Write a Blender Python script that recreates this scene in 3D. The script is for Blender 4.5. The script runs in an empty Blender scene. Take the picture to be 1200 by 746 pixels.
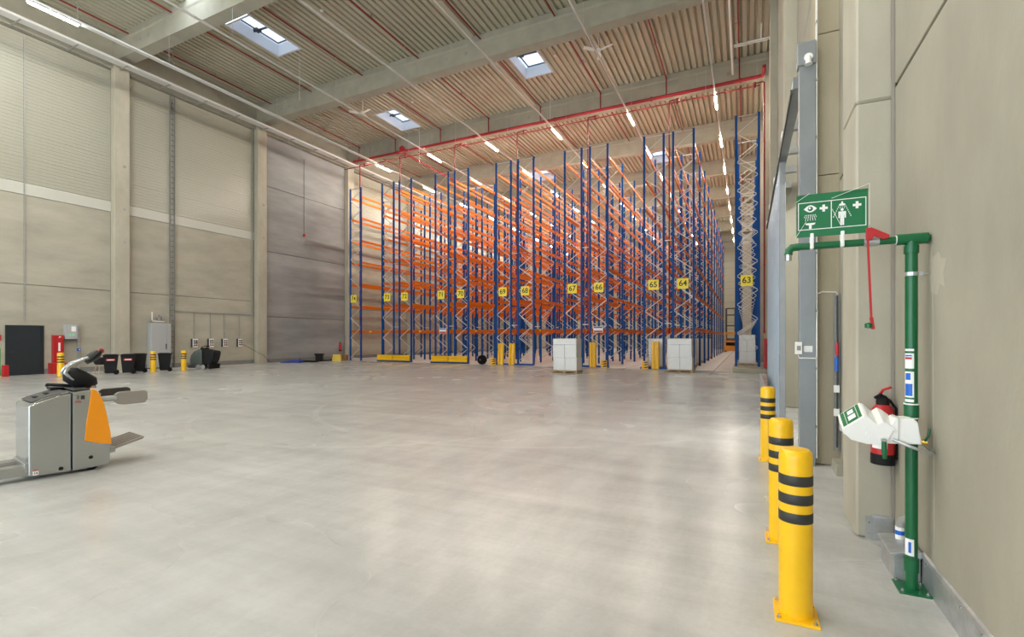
import bpy, math, random
from mathutils import Vector, Matrix
random.seed(7)
R = math.radians
S = bpy.context.scene
COL = S.collection

# ------------------------------------------------------------------ camera
cam_d = bpy.data.cameras.new('camera'); cam = bpy.data.objects.new('camera', cam_d); COL.objects.link(cam)
cam.location = (0, 0, 1.66); cam.rotation_euler = (R(90), 0, math.atan(275/566.7))
cam_d.sensor_width = 36; cam_d.lens = 17.0; cam_d.shift_y = 23/1200; cam_d.clip_start = .05; cam_d.clip_end = 400
S.camera = cam
# ------------------------------------------------------------------ sky, exposure
W = bpy.data.worlds.new('sky'); S.world = W; W.use_nodes = True
bg = W.node_tree.nodes['Background']; bg.inputs[0].default_value = (.80, .90, 1.0, 1); bg.inputs[1].default_value = 6.5
S.view_settings.view_transform = 'Standard'; S.view_settings.look = 'None'
S.view_settings.gamma = 1; S.view_settings.use_curve_mapping = False
S.view_settings.exposure = -0.12
LAMP_FAR, LAMP_NEAR = 480.0, 365.0
S.cycles.max_bounces = 8; S.cycles.diffuse_bounces = 5; S.cycles.glossy_bounces = 4
S.cycles.sample_clamp_indirect = 6.0

# ------------------------------------------------------------------ materials
def mat(name, col, rough=.6, metal=0.0, var=0.0, vscale=2.0, col2=None, bump=0.0, bscale=30.0, stretch=None, emit=0.0, spec=.5, coat=0.0, wear=0.0):
    m = bpy.data.materials.new(name); m.use_nodes = True
    nt = m.node_tree; b = nt.nodes['Principled BSDF']
    b.inputs['Roughness'].default_value = rough; b.inputs['Metallic'].default_value = metal
    b.inputs['Specular IOR Level'].default_value = spec
    b.inputs['Coat Weight'].default_value = coat
    c = tuple(col) + (1,)
    b.inputs['Base Color'].default_value = c
    if var or col2 or bump:
        tc = nt.nodes.new('ShaderNodeTexCoord'); mp = nt.nodes.new('ShaderNodeMapping')
        nt.links.new(tc.outputs['Object'], mp.inputs['Vector'])
        if stretch: mp.inputs['Scale'].default_value = stretch
    if var or col2:
        n = nt.nodes.new('ShaderNodeTexNoise'); n.inputs['Scale'].default_value = vscale; n.inputs['Detail'].default_value = 7
        n.inputs['Roughness'].default_value = .62
        nt.links.new(mp.outputs[0], n.inputs['Vector'])
        rp = nt.nodes.new('ShaderNodeValToRGB')
        lo = c if col2 else tuple(max(0, x*(1-var)) for x in col) + (1,)
        hi = tuple(col2) + (1,) if col2 else tuple(min(1, x*(1+var)) for x in col) + (1,)
        rp.color_ramp.elements[0].position = .33; rp.color_ramp.elements[0].color = lo
        rp.color_ramp.elements[1].position = .67; rp.color_ramp.elements[1].color = hi
        nt.links.new(n.outputs['Fac'], rp.inputs['Fac']); nt.links.new(rp.outputs[0], b.inputs['Base Color'])
    if bump:
        n2 = nt.nodes.new('ShaderNodeTexNoise'); n2.inputs['Scale'].default_value = bscale; n2.inputs['Detail'].default_value = 4
        nt.links.new(mp.outputs[0], n2.inputs['Vector'])
        bp = nt.nodes.new('ShaderNodeBump'); bp.inputs['Strength'].default_value = bump; bp.inputs['Distance'].default_value = .01
        nt.links.new(n2.outputs['Fac'], bp.inputs['Height']); nt.links.new(bp.outputs[0], b.inputs['Normal'])
    if emit:
        b.inputs['Emission Color'].default_value = c; b.inputs['Emission Strength'].default_value = emit
    return m

M = {}
M['conc_l'] = mat('concrete_panel_left', (.405, .38, .305), .8, var=.13, vscale=.9, bump=.15, bscale=25, stretch=(1, .5, 1.4))
M['conc_g'] = mat('concrete_panel_grey', (.31, .31, .305), .8, var=.16, vscale=.8, bump=.15, bscale=25, stretch=(1, .35, 1.6))
M['conc_r'] = mat('concrete_panel_right', (.345, .325, .255), .75, var=.12, vscale=1.1, bump=.2, bscale=40, stretch=(1, 1, .55))
M['conc_c'] = mat('concrete_column', (.435, .405, .32), .8, var=.10, vscale=1.6, bump=.2, bscale=45, stretch=(1, 1, .5))
M['conc_p'] = mat('concrete_pillar_stained', (.36, .31, .21), .8, vscale=1.3, col2=(.46, .41, .30), bump=.2, bscale=45, stretch=(1, 1, .4))
M['conc_b'] = mat('concrete_beam', (.37, .355, .285), .8, var=.09, vscale=1.2, stretch=(1, 1, 1))
M['sand'] = mat('sandwich_panel_cream', (.395, .388, .315), .28, var=.03, vscale=.4)
M['sill'] = mat('sill_white', (.55, .55, .49), .5)
M['deck'] = mat('roof_deck_sheet', (.47, .445, .345), .45, var=.05, vscale=.5)
M['plinth'] = mat('plinth_grey', (.20, .20, .19), .8, var=.1, vscale=3)
M['galv'] = mat('galvanised_steel', (.52, .54, .55), .42, .75, var=.16, vscale=7)
M['galv_l'] = mat('galvanised_door_leaf', (.50, .58, .66), .32, .7, var=.1, vscale=3)
M['galv_d'] = mat('galvanised_dull', (.42, .43, .42), .5, .55, var=.12, vscale=9)
M['galv_b'] = mat('galvanised_door_casing', (.27, .29, .30), .45, .45, var=.08, vscale=2)
M['brace'] = mat('galvanised_brace', (.62, .61, .58), .5, .35)
M['blue'] = mat('rack_blue', (.002, .062, .26), .45, var=.06, vscale=1.5, spec=.2)
M['orange'] = mat('beam_orange', (.78, .185, .004), .45, var=.05, vscale=1.2, spec=.2)
M['red'] = mat('pipe_red', (.26, .012, .014), .4)
M['redmain'] = mat('main_pipe_red', (.30, .010, .018), .38)
M['redbright'] = mat('safety_red', (.46, .014, .018), .38)
M['yellow'] = mat('safety_yellow', (.90, .51, .006), .33, var=.04, vscale=4)
M['signy'] = mat('sign_yellow', (1.0, .82, .05), .5)
M['black'] = mat('black_plastic', (.008, .008, .009), .6, bump=.05, bscale=80, spec=.25)
M['stripe'] = mat('black_stripe', (.03, .03, .027), .5)
M['rubber'] = mat('rubber', (.007, .007, .007), .85, spec=.2)
M['white'] = mat('white_plastic', (.86, .86, .83), .35)
M['paper'] = mat('white_label', (.85, .85, .83), .6)
M['green'] = mat('shower_green', (.003, .115, .036), .32)
M['signg'] = mat('sign_green', (.002, .15, .046), .45)
M['grnp'] = mat('stand_green', (.05, .28, .04), .5)
M['truck'] = mat('truck_grey', (.42, .43, .42), .27, .8, var=.03, vscale=2)
M['truckd'] = mat('truck_dark_grey', (.06, .06, .056), .6, bump=.1, bscale=120, spec=.3)
M['truckm'] = mat('truck_mid_grey', (.30, .27, .235), .5)
M['trucko'] = mat('truck_orange', (.95, .33, .004), .35)
M['chrome'] = mat('bright_metal', (.7, .7, .7), .2, 1.0)
M['brass'] = mat('brass_valve', (.7, .45, .08), .3, .8)
M['doorg'] = mat('anthracite_door', (.014, .020, .025), .45)
M['cabg'] = mat('cabinet_grey', (.42, .43, .43), .45)
M['scrub'] = mat('scrubber_green_grey', (.085, .105, .095), .4)
M['carton'] = mat('carton_white', (.80, .79, .76), .55, var=.03, vscale=5)
M['wood'] = mat('pallet_wood', (.45, .31, .17), .8, var=.18, vscale=6, stretch=(.3, 3, 3))
M['bluebox'] = mat('blue_cover', (.02, .05, .35), .5, var=.2, vscale=5)
M['bluep'] = mat('blue_plug', (.01, .12, .55), .4)
M['ybox'] = mat('yellow_carton', (.72, .55, .08), .6)
M['brownbox'] = mat('brown_carton', (.33, .17, .06), .7)
M['forko'] = mat('truck_ochre', (.75, .30, .03), .45)
M['shaft'] = mat('skylight_white', (.68, .71, .76), .4)
M['dark'] = mat('dark_steel', (.04, .042, .045), .5)
M['slot'] = mat('floor_slot_filler', (.07, .06, .055), .7)
M['trunk'] = mat('trunking_white', (.74, .74, .72), .35, .2)

def emis(name, col, s):
    m = bpy.data.materials.new(name); m.use_nodes = True; nt = m.node_tree
    nt.nodes.remove(nt.nodes['Principled BSDF'])
    e = nt.nodes.new('ShaderNodeEmission'); e.inputs[0].default_value = tuple(col) + (1,); e.inputs[1].default_value = s
    nt.links.new(e.outputs[0], nt.nodes['Material Output'].inputs[0]); return m
M['lampF'] = emis('lamp_light_warm', (1.0, .91, .79), LAMP_FAR)
M['lampN'] = emis('lamp_light_neutral', (1.0, .97, .90), LAMP_NEAR)
M['led'] = emis('green_led', (.1, 1, .4), 1)

def pane_mat(name, tcol, tmix, gl):
    m = bpy.data.materials.new(name); m.use_nodes = True; nt = m.node_tree
    nt.nodes.remove(nt.nodes['Principled BSDF'])
    t = nt.nodes.new('ShaderNodeBsdfTransparent'); t.inputs[0].default_value = tuple(tcol) + (1,)
    d = nt.nodes.new('ShaderNodeBsdfTranslucent'); d.inputs[0].default_value = (.5, .51, .53, 1)
    g = nt.nodes.new('ShaderNodeBsdfGlossy'); g.inputs['Roughness'].default_value = .3
    a = nt.nodes.new('ShaderNodeMixShader'); a.inputs[0].default_value = tmix
    b = nt.nodes.new('ShaderNodeMixShader'); b.inputs[0].default_value = gl
    nt.links.new(t.outputs[0], a.inputs[1]); nt.links.new(d.outputs[0], a.inputs[2])
    nt.links.new(a.outputs[0], b.inputs[1]); nt.links.new(g.outputs[0], b.inputs[2])
    nt.links.new(b.outputs[0], nt.nodes['Material Output'].inputs[0]); return m
M['pane'] = pane_mat('skylight_pane', (.48, .50, .53), .30, .04)
M['film'] = pane_mat('clear_stretch_film', (.97, .97, .97), .03, .10)
M['film2'] = pane_mat('loose_plastic_film', (.97, .98, .97), .12, 0.0)

def floor_mat():
    m = bpy.data.materials.new('polished_concrete_floor'); m.use_nodes = True; nt = m.node_tree; N = nt.nodes; L = nt.links
    b = N['Principled BSDF']; tc = N.new('ShaderNodeTexCoord')
    def noise(scale, detail, rough, sc=(1, 1, 1), rot=0, dist=0):
        mp = N.new('ShaderNodeMapping'); mp.inputs['Scale'].default_value = sc; mp.inputs['Rotation'].default_value = (0, 0, rot)
        L.new(tc.outputs['Object'], mp.inputs[0]); n = N.new('ShaderNodeTexNoise'); n.inputs['Scale'].default_value = scale
        n.inputs['Detail'].default_value = detail; n.inputs['Roughness'].default_value = rough; n.inputs['Distortion'].default_value = dist
        L.new(mp.outputs[0], n.inputs['Vector']); return n
    def ramp(src, p0, c0, p1, c1):
        r = N.new('ShaderNodeValToRGB'); r.color_ramp.elements[0].position = p0; r.color_ramp.elements[1].position = p1
        r.color_ramp.elements[0].color = c0 + (1,); r.color_ramp.elements[1].color = c1 + (1,); L.new(src, r.inputs[0]); return r
    def mix(a, bb, kind, fac):
        x = N.new('ShaderNodeMix'); x.data_type = 'RGBA'; x.blend_type = kind; x.inputs[0].default_value = fac
        L.new(a, x.inputs[6]); L.new(bb, x.inputs[7]); return x.outputs[2]
    big = ramp(noise(.16, 4, .55).outputs[0], .30, (.54, .54, .52), .70, (.68, .685, .67))
    mid = ramp(noise(.8, 8, .62).outputs[0], .28, (.80, .80, .795), .66, (1.0, 1.0, 1.0))
    streak = ramp(noise(1.3, 9, .68, (.16, 1.5, 1), R(14)).outputs[0], .28, (.80, .80, .79), .62, (1.0, 1.0, 1.0))
    swirl = ramp(noise(3.0, 9, .72, (1, .30, 1), R(-25)).outputs[0], .28, (.84, .83, .81), .62, (1.0, 1.0, 1.0))
    fine = ramp(noise(24, 3, .6).outputs[0], .1, (.93, .93, .93), .6, (1, 1, 1))
    c = mix(big.outputs[0], mid.outputs[0], 'MULTIPLY', .9); c = mix(c, streak.outputs[0], 'MULTIPLY', .9)
    c = mix(c, swirl.outputs[0], 'MULTIPLY', .9); c = mix(c, fine.outputs[0], 'MULTIPLY', 1)
    # pale curved tyre marks left by trucks turning before the racks
    def math_(op, a, v):
        n = N.new('ShaderNodeMath'); n.operation = op
        if hasattr(a, 'is_output'): L.new(a, n.inputs[0])
        else: n.inputs[0].default_value = a
        if hasattr(v, 'is_output'): L.new(v, n.inputs[1])
        else: n.inputs[1].default_value = v
        return n.outputs[0]
    patch = math_('GREATER_THAN', noise(.32, 2, .5).outputs[0], .47); tot = None
    for cx, cy, rad, w in ((-6.2, 17.2, 3.6, .05), (-6.2, 17.2, 3.95, .08), (-9.5, 15.5, 2.6, .05), (-9.4, 15.5, 2.85, .05), (-3.0, 15.0, 4.4, .07), (-12.5, 12.0, 3.1, .05), (-7.5, 9.0, 4.0, .05), (-5.0, 11.5, 5.2, .06)):
        vd = N.new('ShaderNodeVectorMath'); vd.operation = 'DISTANCE'; L.new(tc.outputs['Object'], vd.inputs[0]); vd.inputs[1].default_value = (cx, cy, 0)
        m_ = math_('LESS_THAN', math_('ABSOLUTE', math_('SUBTRACT', vd.outputs['Value'], rad), 0), w)
        tot = m_ if tot is None else math_('MAXIMUM', tot, m_)
    mk = math_('MULTIPLY', math_('MULTIPLY', tot, patch), .16)
    x = N.new('ShaderNodeMix'); x.data_type = 'RGBA'; L.new(mk, x.inputs[0]); L.new(c, x.inputs[6]); x.inputs[7].default_value = (.80, .79, .75, 1); c = x.outputs[2]
    L.new(c, b.inputs['Base Color'])
    rr = ramp(noise(.3, 3, .5).outputs[0], .15, (.19, .19, .19), .85, (.33, .33, .33))
    L.new(rr.outputs[0], b.inputs['Roughness']); b.inputs['Specular IOR Level'].default_value = .5
    return m
M['floor'] = floor_mat()
M['floorw'] = mat('new_white_concrete', (.66, .65, .62), .5, var=.05, vscale=.8)

# ------------------------------------------------------------------ mesh builder
class MB:
    def __init__(s): s.v = []; s.f = []
    def add(s, vs, fs):
        o = len(s.v); s.v += [tuple(p) for p in vs]; s.f += [tuple(i+o for i in f) for f in fs]; return s
    def box(s, x0, x1, y0, y1, z0, z1):
        return s.add([(x0,y0,z0),(x1,y0,z0),(x1,y1,z0),(x0,y1,z0),(x0,y0,z1),(x1,y0,z1),(x1,y1,z1),(x0,y1,z1)],
                     [(0,3,2,1),(4,5,6,7),(0,1,5,4),(1,2,6,5),(2,3,7,6),(3,0,4,7)])
    def bar(s, p0, p1, w, t, up=(0,0,1)):
        p0, p1 = Vector(p0), Vector(p1); d = (p1-p0).normalized(); u = Vector(up)
        if abs(d.dot(u)) > .99: u = Vector((1,0,0))
        a = d.cross(u).normalized(); b = a.cross(d).normalized()
        vs = [p + a*i*w/2 + b*j*t/2 for p in (p0, p1) for i, j in ((-1,-1),(1,-1),(1,1),(-1,1))]
        return s.add(vs, [(3,2,1,0),(4,5,6,7),(0,1,5,4),(1,2,6,5),(2,3,7,6),(3,0,4,7)])
    def cyl(s, p0, p1, r, n=10, r1=None, caps=True):
        p0, p1 = Vector(p0), Vector(p1); d = (p1-p0).normalized(); u = Vector((0,0,1)) if abs(d.z) < .95 else Vector((1,0,0))
        a = d.cross(u).normalized(); b = d.cross(a).normalized(); r1 = r if r1 is None else r1
        vs = [p0 + (a*math.cos(2*math.pi*i/n) + b*math.sin(2*math.pi*i/n))*r for i in range(n)] + \
             [p1 + (a*math.cos(2*math.pi*i/n) + b*math.sin(2*math.pi*i/n))*r1 for i in range(n)]
        fs = [(i, (i+1) % n, n+(i+1) % n, n+i) for i in range(n)]
        if caps: fs += [tuple(range(n-1,-1,-1)), tuple(range(n, 2*n))]
        return s.add(vs, fs)
    def tube(s, pts, r, n=8):
        pts = [Vector(p) for p in pts]; k = len(pts); rings = []; pa = None
        for i, p in enumerate(pts):
            d = (pts[min(i+1, k-1)] - pts[max(i-1, 0)]).normalized()
            if pa is None: pa = d.cross(Vector((0,0,1)) if abs(d.z) < .9 else Vector((1,0,0))).normalized()
            a = (pa - d*pa.dot(d)).normalized(); pa = a; b = d.cross(a); rr = r[i] if isinstance(r, (list, tuple)) else r
            rings += [p + (a*math.cos(2*math.pi*j/n) + b*math.sin(2*math.pi*j/n))*rr for j in range(n)]
        fs = [(i*n+j, i*n+(j+1) % n, (i+1)*n+(j+1) % n, (i+1)*n+j) for i in range(k-1) for j in range(n)]
        fs += [tuple(range(n-1,-1,-1)), tuple(range((k-1)*n, k*n))]
        return s.add(rings, fs)
    def prism(s, poly, axis, a, b):
        # poly: 2-D points; axis 'x' -> (y,z), 'y' -> (x,z), 'z' -> (x,y)
        def P(p, t): return {'x': (t, p[0], p[1]), 'y': (p[0], t, p[1]), 'z': (p[0], p[1], t)}[axis]
        n = len(poly); ar = sum(poly[i][0]*poly[(i+1) % n][1] - poly[(i+1) % n][0]*poly[i][1] for i in range(n))
        flip = (ar < 0) != (axis == 'y')
        vs = [P(p, a) for p in poly] + [P(p, b) for p in poly]
        fs = [tuple(range(n-1,-1,-1)), tuple(range(n, 2*n))] + [(i, (i+1) % n, n+(i+1) % n, n+i) for i in range(n)]
        if flip: fs = [tuple(reversed(f)) for f in fs]
        return s.add(vs, fs)
    def lathe(s, prof, c=(0,0,0), n=24):
        k = len(prof); vs = [(c[0]+r*math.cos(2*math.pi*j/n), c[1]+r*math.sin(2*math.pi*j/n), c[2]+z) for r, z in prof for j in range(n)]
        fs = [(i*n+j, i*n+(j+1) % n, (i+1)*n+(j+1) % n, (i+1)*n+j) for i in range(k-1) for j in range(n)]
        fs += [tuple(range(n-1,-1,-1)), tuple(range((k-1)*n, k*n))]
        return s.add(vs, fs)
    def mesh(s, name, m, smooth=None):
        me = bpy.data.meshes.new(name); me.from_pydata(s.v, [], s.f)
        if m is not None: me.materials.append(M[m] if isinstance(m, str) else m)
        if smooth:
            me.polygons.foreach_set('use_smooth', [True]*len(me.polygons)); me.set_sharp_from_angle(angle=R(smooth))
        me.update(); return me
    def build(s, name, m, parent=None, loc=(0,0,0), rz=0, smooth=None, bevel=0, seg=2, rot=None):
        return put(name, s.mesh(name, m, smooth), parent, loc, rz, bevel, seg, rot)

def put(name, me, parent=None, loc=(0,0,0), rz=0, bevel=0, seg=2, rot=None):
    o = bpy.data.objects.new(name, me); COL.objects.link(o); o.parent = parent
    o.location = loc; o.rotation_euler = rot if rot else (0, 0, rz)
    if bevel:
        md = o.modifiers.new('bevel', 'BEVEL'); md.width = bevel; md.segments = seg; md.limit_method = 'ANGLE'; md.angle_limit = R(35)
        md.harden_normals = False
    return o
def tag(o, label=None, cat=None, group=None, kind=None):
    if label: o['label'] = W_(label)
    if cat: o['category'] = cat
    if group: o['group'] = group
    if kind: o['kind'] = kind
    return o
def thing(name, label, cat, loc=(0,0,0), rz=0, group=None, kind=None):
    o = bpy.data.objects.new(name, None); COL.objects.link(o); o.location = loc; o.rotation_euler = (0,0,rz); o.empty_display_size = .2
    return tag(o, label, cat, group, kind)
def copy_tree(o, parent=None):
    c = o.copy(); COL.objects.link(c); c.parent = parent
    for ch in list(o.children): copy_tree(ch, c)
    return c
def text_mesh(txt, size, m, thick=.002, bold=0.0):
    cu = bpy.data.curves.new('lettering', 'FONT'); cu.body = txt; cu.size = size; cu.align_x = 'CENTER'; cu.align_y = 'CENTER'
    cu.extrude = thick; cu.offset = bold
    o = bpy.data.objects.new('lettering', cu); COL.objects.link(o)
    me = bpy.data.meshes.new_from_object(o.evaluated_get(bpy.context.evaluated_depsgraph_get()))
    bpy.data.objects.remove(o); bpy.data.curves.remove(cu)
    for v in me.vertices: v.co = (v.co.x, -v.co.z, v.co.y)     # stands upright and faces -Y
    me.materials.clear(); me.materials.append(M[m]); return me
def ring(n, r, c=(0,0), a0=0, a1=360):
    return [(c[0]+r*math.cos(R(a0+(a1-a0)*i/n)), c[1]+r*math.sin(R(a0+(a1-a0)*i/n))) for i in range(n)]
WORD = dict(zip(range(63, 75), 'sixty-three sixty-four sixty-five sixty-six sixty-seven sixty-eight sixty-nine seventy seventy-one seventy-two seventy-three seventy-four'.split()))
def W_(t):                                             # rack numbers written out
    for n in WORD: t = t.replace(str(n), WORD[n])
    return t
ORD = ['first', 'second', 'third', 'fourth', 'fifth', 'sixth', 'seventh', 'eighth', 'ninth', 'tenth', 'eleventh', 'twelfth']

# ================================================================== THE SETTING
XL, XR, YB, YF, ZB, ZD = -29.3, 1.08, -10.0, 78.3, 15.80, 17.0
COLY = [13.635 + 8*k for k in range(-2, 9)]         # axis of columns and roof beams

floor = tag(MB().box(XL-.3, XR+12, YB, YF+.3, -.3, 0).build('floor', 'floor'), 'polished light grey concrete floor of the hall', 'floor', kind='structure')
tag(MB().box(XL+.03, XR-.02, 26.45, YF, -.01, .002).build('floor_rack_zone', 'floorw'), 'paler unpolished concrete floor under the pallet racks', 'floor', kind='structure')
for i, x in enumerate((-1.49, -6.05, -10.63, -15.2, -19.8, -24.4)):
    MB().box(x-.018, x+.018, 23.6, 70, -.01, .004).build('guide_slot', 'slot', floor)

# ---- left wall
wl = tag(MB().box(XL-.3, XL-.09, YB, YF, 0, 17.25).build('wall_left', 'plinth'), 'long left wall of concrete and cream metal panels', 'wall', kind='structure')
def groove_panel(y0, y1, z0, z1, pitch=.157):
    b = MB(); pr = [(XL-.09, z0)]; z = z0
    pr.append((XL-.012, z0)); pr.append((XL, z0+.012))
    z = z0 + pitch
    while z < z1 - .05:
        pr += [(XL, z-.014), (XL-.011, z-.007), (XL-.011, z+.007), (XL, z+.014)]; z += pitch
    pr += [(XL, z1-.012), (XL-.012, z1), (XL-.09, z1)]
    n = len(pr)
    b.add([(p[0], y0, p[1]) for p in pr] + [(p[0], y1, p[1]) for p in pr],
          [(i, n+i, n+i+1, i+1) for i in range(n-1)] + [tuple(range(n)), tuple(range(2*n-1, n-1, -1))]); return b
g = .012
for k in range(len(COLY)-1):
    y0, y1 = COLY[k]+.335, COLY[k+1]-.335
    if abs(COLY[k]-21.635) < .1:                       # the bay of full-height grey concrete
        for z0, z1 in ((0, 3.12), (3.12, 7.55), (7.55, 11.98), (11.98, 15.4)):
            MB().box(XL-.09, XL, y0, y1, z0+g, z1-g).build('concrete_panel', 'conc_g', wl, bevel=.01)
        continue
    ym = {5.635: 10.0, 13.635: 16.22}.get(round(COLY[k], 3), (y0+y1)/2)
    for z0, z1 in ((0, 4.08), (4.08, 8.12)):
        MB().box(XL-.09, XL, y0, y1, z0+g, z1-g).build('concrete_panel', 'conc_l', wl, bevel=.01)
    MB().prism([(XL-.09, 8.13), (XL+.02, 8.13), (XL+.02, 8.60), (XL-.012, 8.66), (XL-.09, 8.66)], 'y', y0, y1).build('sill_flashing', 'sill', wl)
    for a, b in ((y0, ym-.006), (ym+.006, y1)):
        z = 8.67
        while z < 15.3:
            z1 = min(z+1.115, 15.4); groove_panel(a, b, z+.002, z1-.002).build('sandwich_panel', 'sand', wl); z = z1
tag(MB().box(XL, XL+.03, YB, YF, 0, .24).build('baseboard_left', 'plinth'), 'dark grey plinth strip along the left wall', 'baseboard', kind='structure')
tag(MB().box(XL-.09, XL+.22, YB, YF, 15.42, 17.25).build('trim_1', 'conc_b'), 'concrete edge beam along the top of the left wall', 'trim', kind='structure')
# ---- right wall
wr = tag(MB().box(XR+.05, XR+.3, YB, 7.92, 0, 17.25).box(XR+.05, XR+.3, 13.3, YF, 0, 17.25).box(XR+.05, XR+.3, 7.92, 13.3, 4.95, 17.25).build('wall_right', 'plinth'), 'right wall of large smooth beige concrete panels', 'wall', kind='structure')
RC = [(-3.1, -2.4), (4.9, 5.51)] + [(y-.335, y+.335) for y in COLY if y > 10]
for i in range(len(RC)):
    y0 = RC[i][1]; y1 = RC[i+1][0] if i+1 < len(RC) else YF
    for z0, z1 in ((0, 3.7), (3.7, 7.95), (7.95, 12.2), (12.2, 17.0)):
        if i == 1 and z1 < 8:
            MB().box(XR, XR+.06, y0+.025, 7.9, z0+.014, z1-.014).build('concrete_panel', 'conc_r', wr, bevel=.008)
            if z0 == 0: continue
            z0 = 4.95
            MB().box(XR, XR+.06, 7.92, y1-.025, z0+.014, z1-.014).build('concrete_panel', 'conc_r', wr, bevel=.008); continue
        MB().box(XR, XR+.06, y0+.025, y1-.025, z0+.014, z1-.014).build('concrete_panel', 'conc_r', wr, bevel=.008)
for i, (y0, y1) in enumerate(RC):
    c = thing('concrete_column', '%s concrete column on the right wall, counted from the camera' % ORD[i] if i else 'concrete column on the right wall behind the camera', 'column', (.95, y0, 0), kind='structure')
    zz = (0, 3.62, 17.0) if i == 1 else (0, ZB)
    for a, b in zip(zz, zz[1:]):
        MB().box(-.127, .16, 0, y1-y0, a+.002, b-.002).build('column_segment', 'conc_c', c, bevel=.018, seg=1)
# pillar beside the sliding door
c = thing('door_pillar', 'narrow stained concrete pillar behind the sliding door casing', 'pillar', (.95, 7.5, 0), kind='structure')
for a, b in ((0, 3.8), (3.8, 5.66), (5.66, 17.0)):
    MB().box(-.13, .16, 0, .4, a+.005, b-.005).build('column_segment', 'conc_p', c, bevel=.006, seg=1)
# ---- unseen enclosure added to limit the light coming through the door opening
an = tag(MB().box(XR+9, XR+9.2, 3.8, 18.2, 0, 6.2).box(XR+.3, XR+9, 3.8, 4, 0, 6.2).box(XR+.3, XR+9, 18, 18.2, 0, 6.2).box(XR+.3, XR+9.2, 3.8, 18.2, 6, 6.2).build('wall_added_annex', 'conc_c'), 'unseen walls and roof added to limit light behind the sliding door', 'wall', kind='structure')
# ---- far and rear walls
wf = tag(MB().box(XL-.3, XR+.3, YF+.1, YF+.3, 0, 17.25).build('wall_back', 'plinth'), 'far end wall of pale horizontal panels', 'wall', kind='structure')
z = 0
while z < 17.0:
    MB().box(XL, XR, YF, YF+.1, z+.02, min(z+1.0, 17.25)-.02).build('wall_panel', 'sand', wf); z += 1.0
wb = tag(MB().box(XL-.3, XR+.3, YB-.3, YB, 6.0, 17.25).build('wall_front', 'conc_l'), 'gate wall behind the camera with open dock gates', 'wall', kind='structure')
for x in (-29.3, -23.2, -17.2, -11.2, -5.2, .6):
    MB().box(x-.3, x+.5, YB-.3, YB, 0, 6.0).build('gate_pier', 'conc_l', wb)
# ---- left columns
for i, y in enumerate(COLY):
    lab = {13.635: 'pale concrete column on the left wall between the two cream panel bays', 21.635: 'pale concrete column beside the full-height grey wall bay', 29.635: 'concrete column on the left wall beside rack 74'}.get(round(y, 3), 'concrete column on the left wall, %s from the camera end' % ORD[i])
    c = tag(MB().box(0, .4, -.335, .335, 0, ZB).build('concrete_column', 'conc_c', None, (XL, y, 0), bevel=.018, seg=1), lab, 'column', kind='structure')
    for z in (6.6, 8.3, 10.5):
        MB().cyl((.395, .1, z), (.403, .1, z), .075, 14).build('plugged_hole', 'conc_g', c)
# ---- roof beams
prof = [(-.30, ZB), (.30, ZB), (.30, 16.62), (.335, 16.72), (.335, ZD+.02), (-.335, ZD+.02), (-.335, 16.72), (-.30, 16.62)]
for i, y in enumerate(COLY):
    b = tag(MB().prism(prof, 'x', XL+.02, XR+.05).build('roof_beam', 'conc_b', None, (0, y, 0)), '%s concrete roof beam spanning the hall, counted from the camera end' % ORD[i], 'beam', kind='structure')
    for x in (-26.7, -26.0, -14.2, -13.0, -1.7, -.9):
        MB().cyl((x, -.304, 16.3), (x, -.28, 16.3), .10, 12).build('lifting_socket', 'conc_g', b)
# ---- roof deck with skylight openings
SKY = [(-22.8, -21.0, 15.25, 18.1), (-11.6, -9.95, 23.1, 26.05), (-22.8, -21.0, 25.8, 28.6), (-18.1, -16.4, 40.7, 43.6), (-7.7, -6.05, 40.7, 43.6)]
dk = MB(); pitch = .32; nrib = int((XR-XL)/pitch)+1
SK = []
for (x0, x1, y0, y1) in SKY:
    i0 = round((x0-XL)/pitch); i1 = i0 + 5; SK.append((XL+i0*pitch, XL+i1*pitch, y0, y1, i0, i1))
for i in range(nrib):
    x = XL + i*pitch; spans = [(YB, YF+.2)]
    for (_, _, a, b, i0, i1) in SK:
        if i0 <= i < i1: spans = [q for p in spans for q in ((p[0], a), (b, p[1])) if not (p[1] <= a or p[0] >= b)] if any(p[0] < a and p[1] > b for p in spans) else spans
    px = [(0, ZD), (.185, ZD), (.215, ZD+.11), (.29, ZD+.11), (.32, ZD)]
    for (a, b) in spans:
        dk.add([(x+p[0], a, p[1]) for p in px] + [(x+p[0], b, p[1]) for p in px], [(j, 5+j, 6+j, j+1) for j in range(4)])
tag(dk.build('ceiling', 'deck'), 'trapezoidal metal roof deck with ribs running lengthwise', 'ceiling', kind='structure')
SLAB = ['skylight nearest the left wall, before the second roof beam', 'skylight in the middle of the bay before rack fronts, near a fan', 'skylight at the left, just before the red main pipe', 'far skylight seen above racks 68 and 67', 'far skylight seen above racks 65 and 64']
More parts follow.
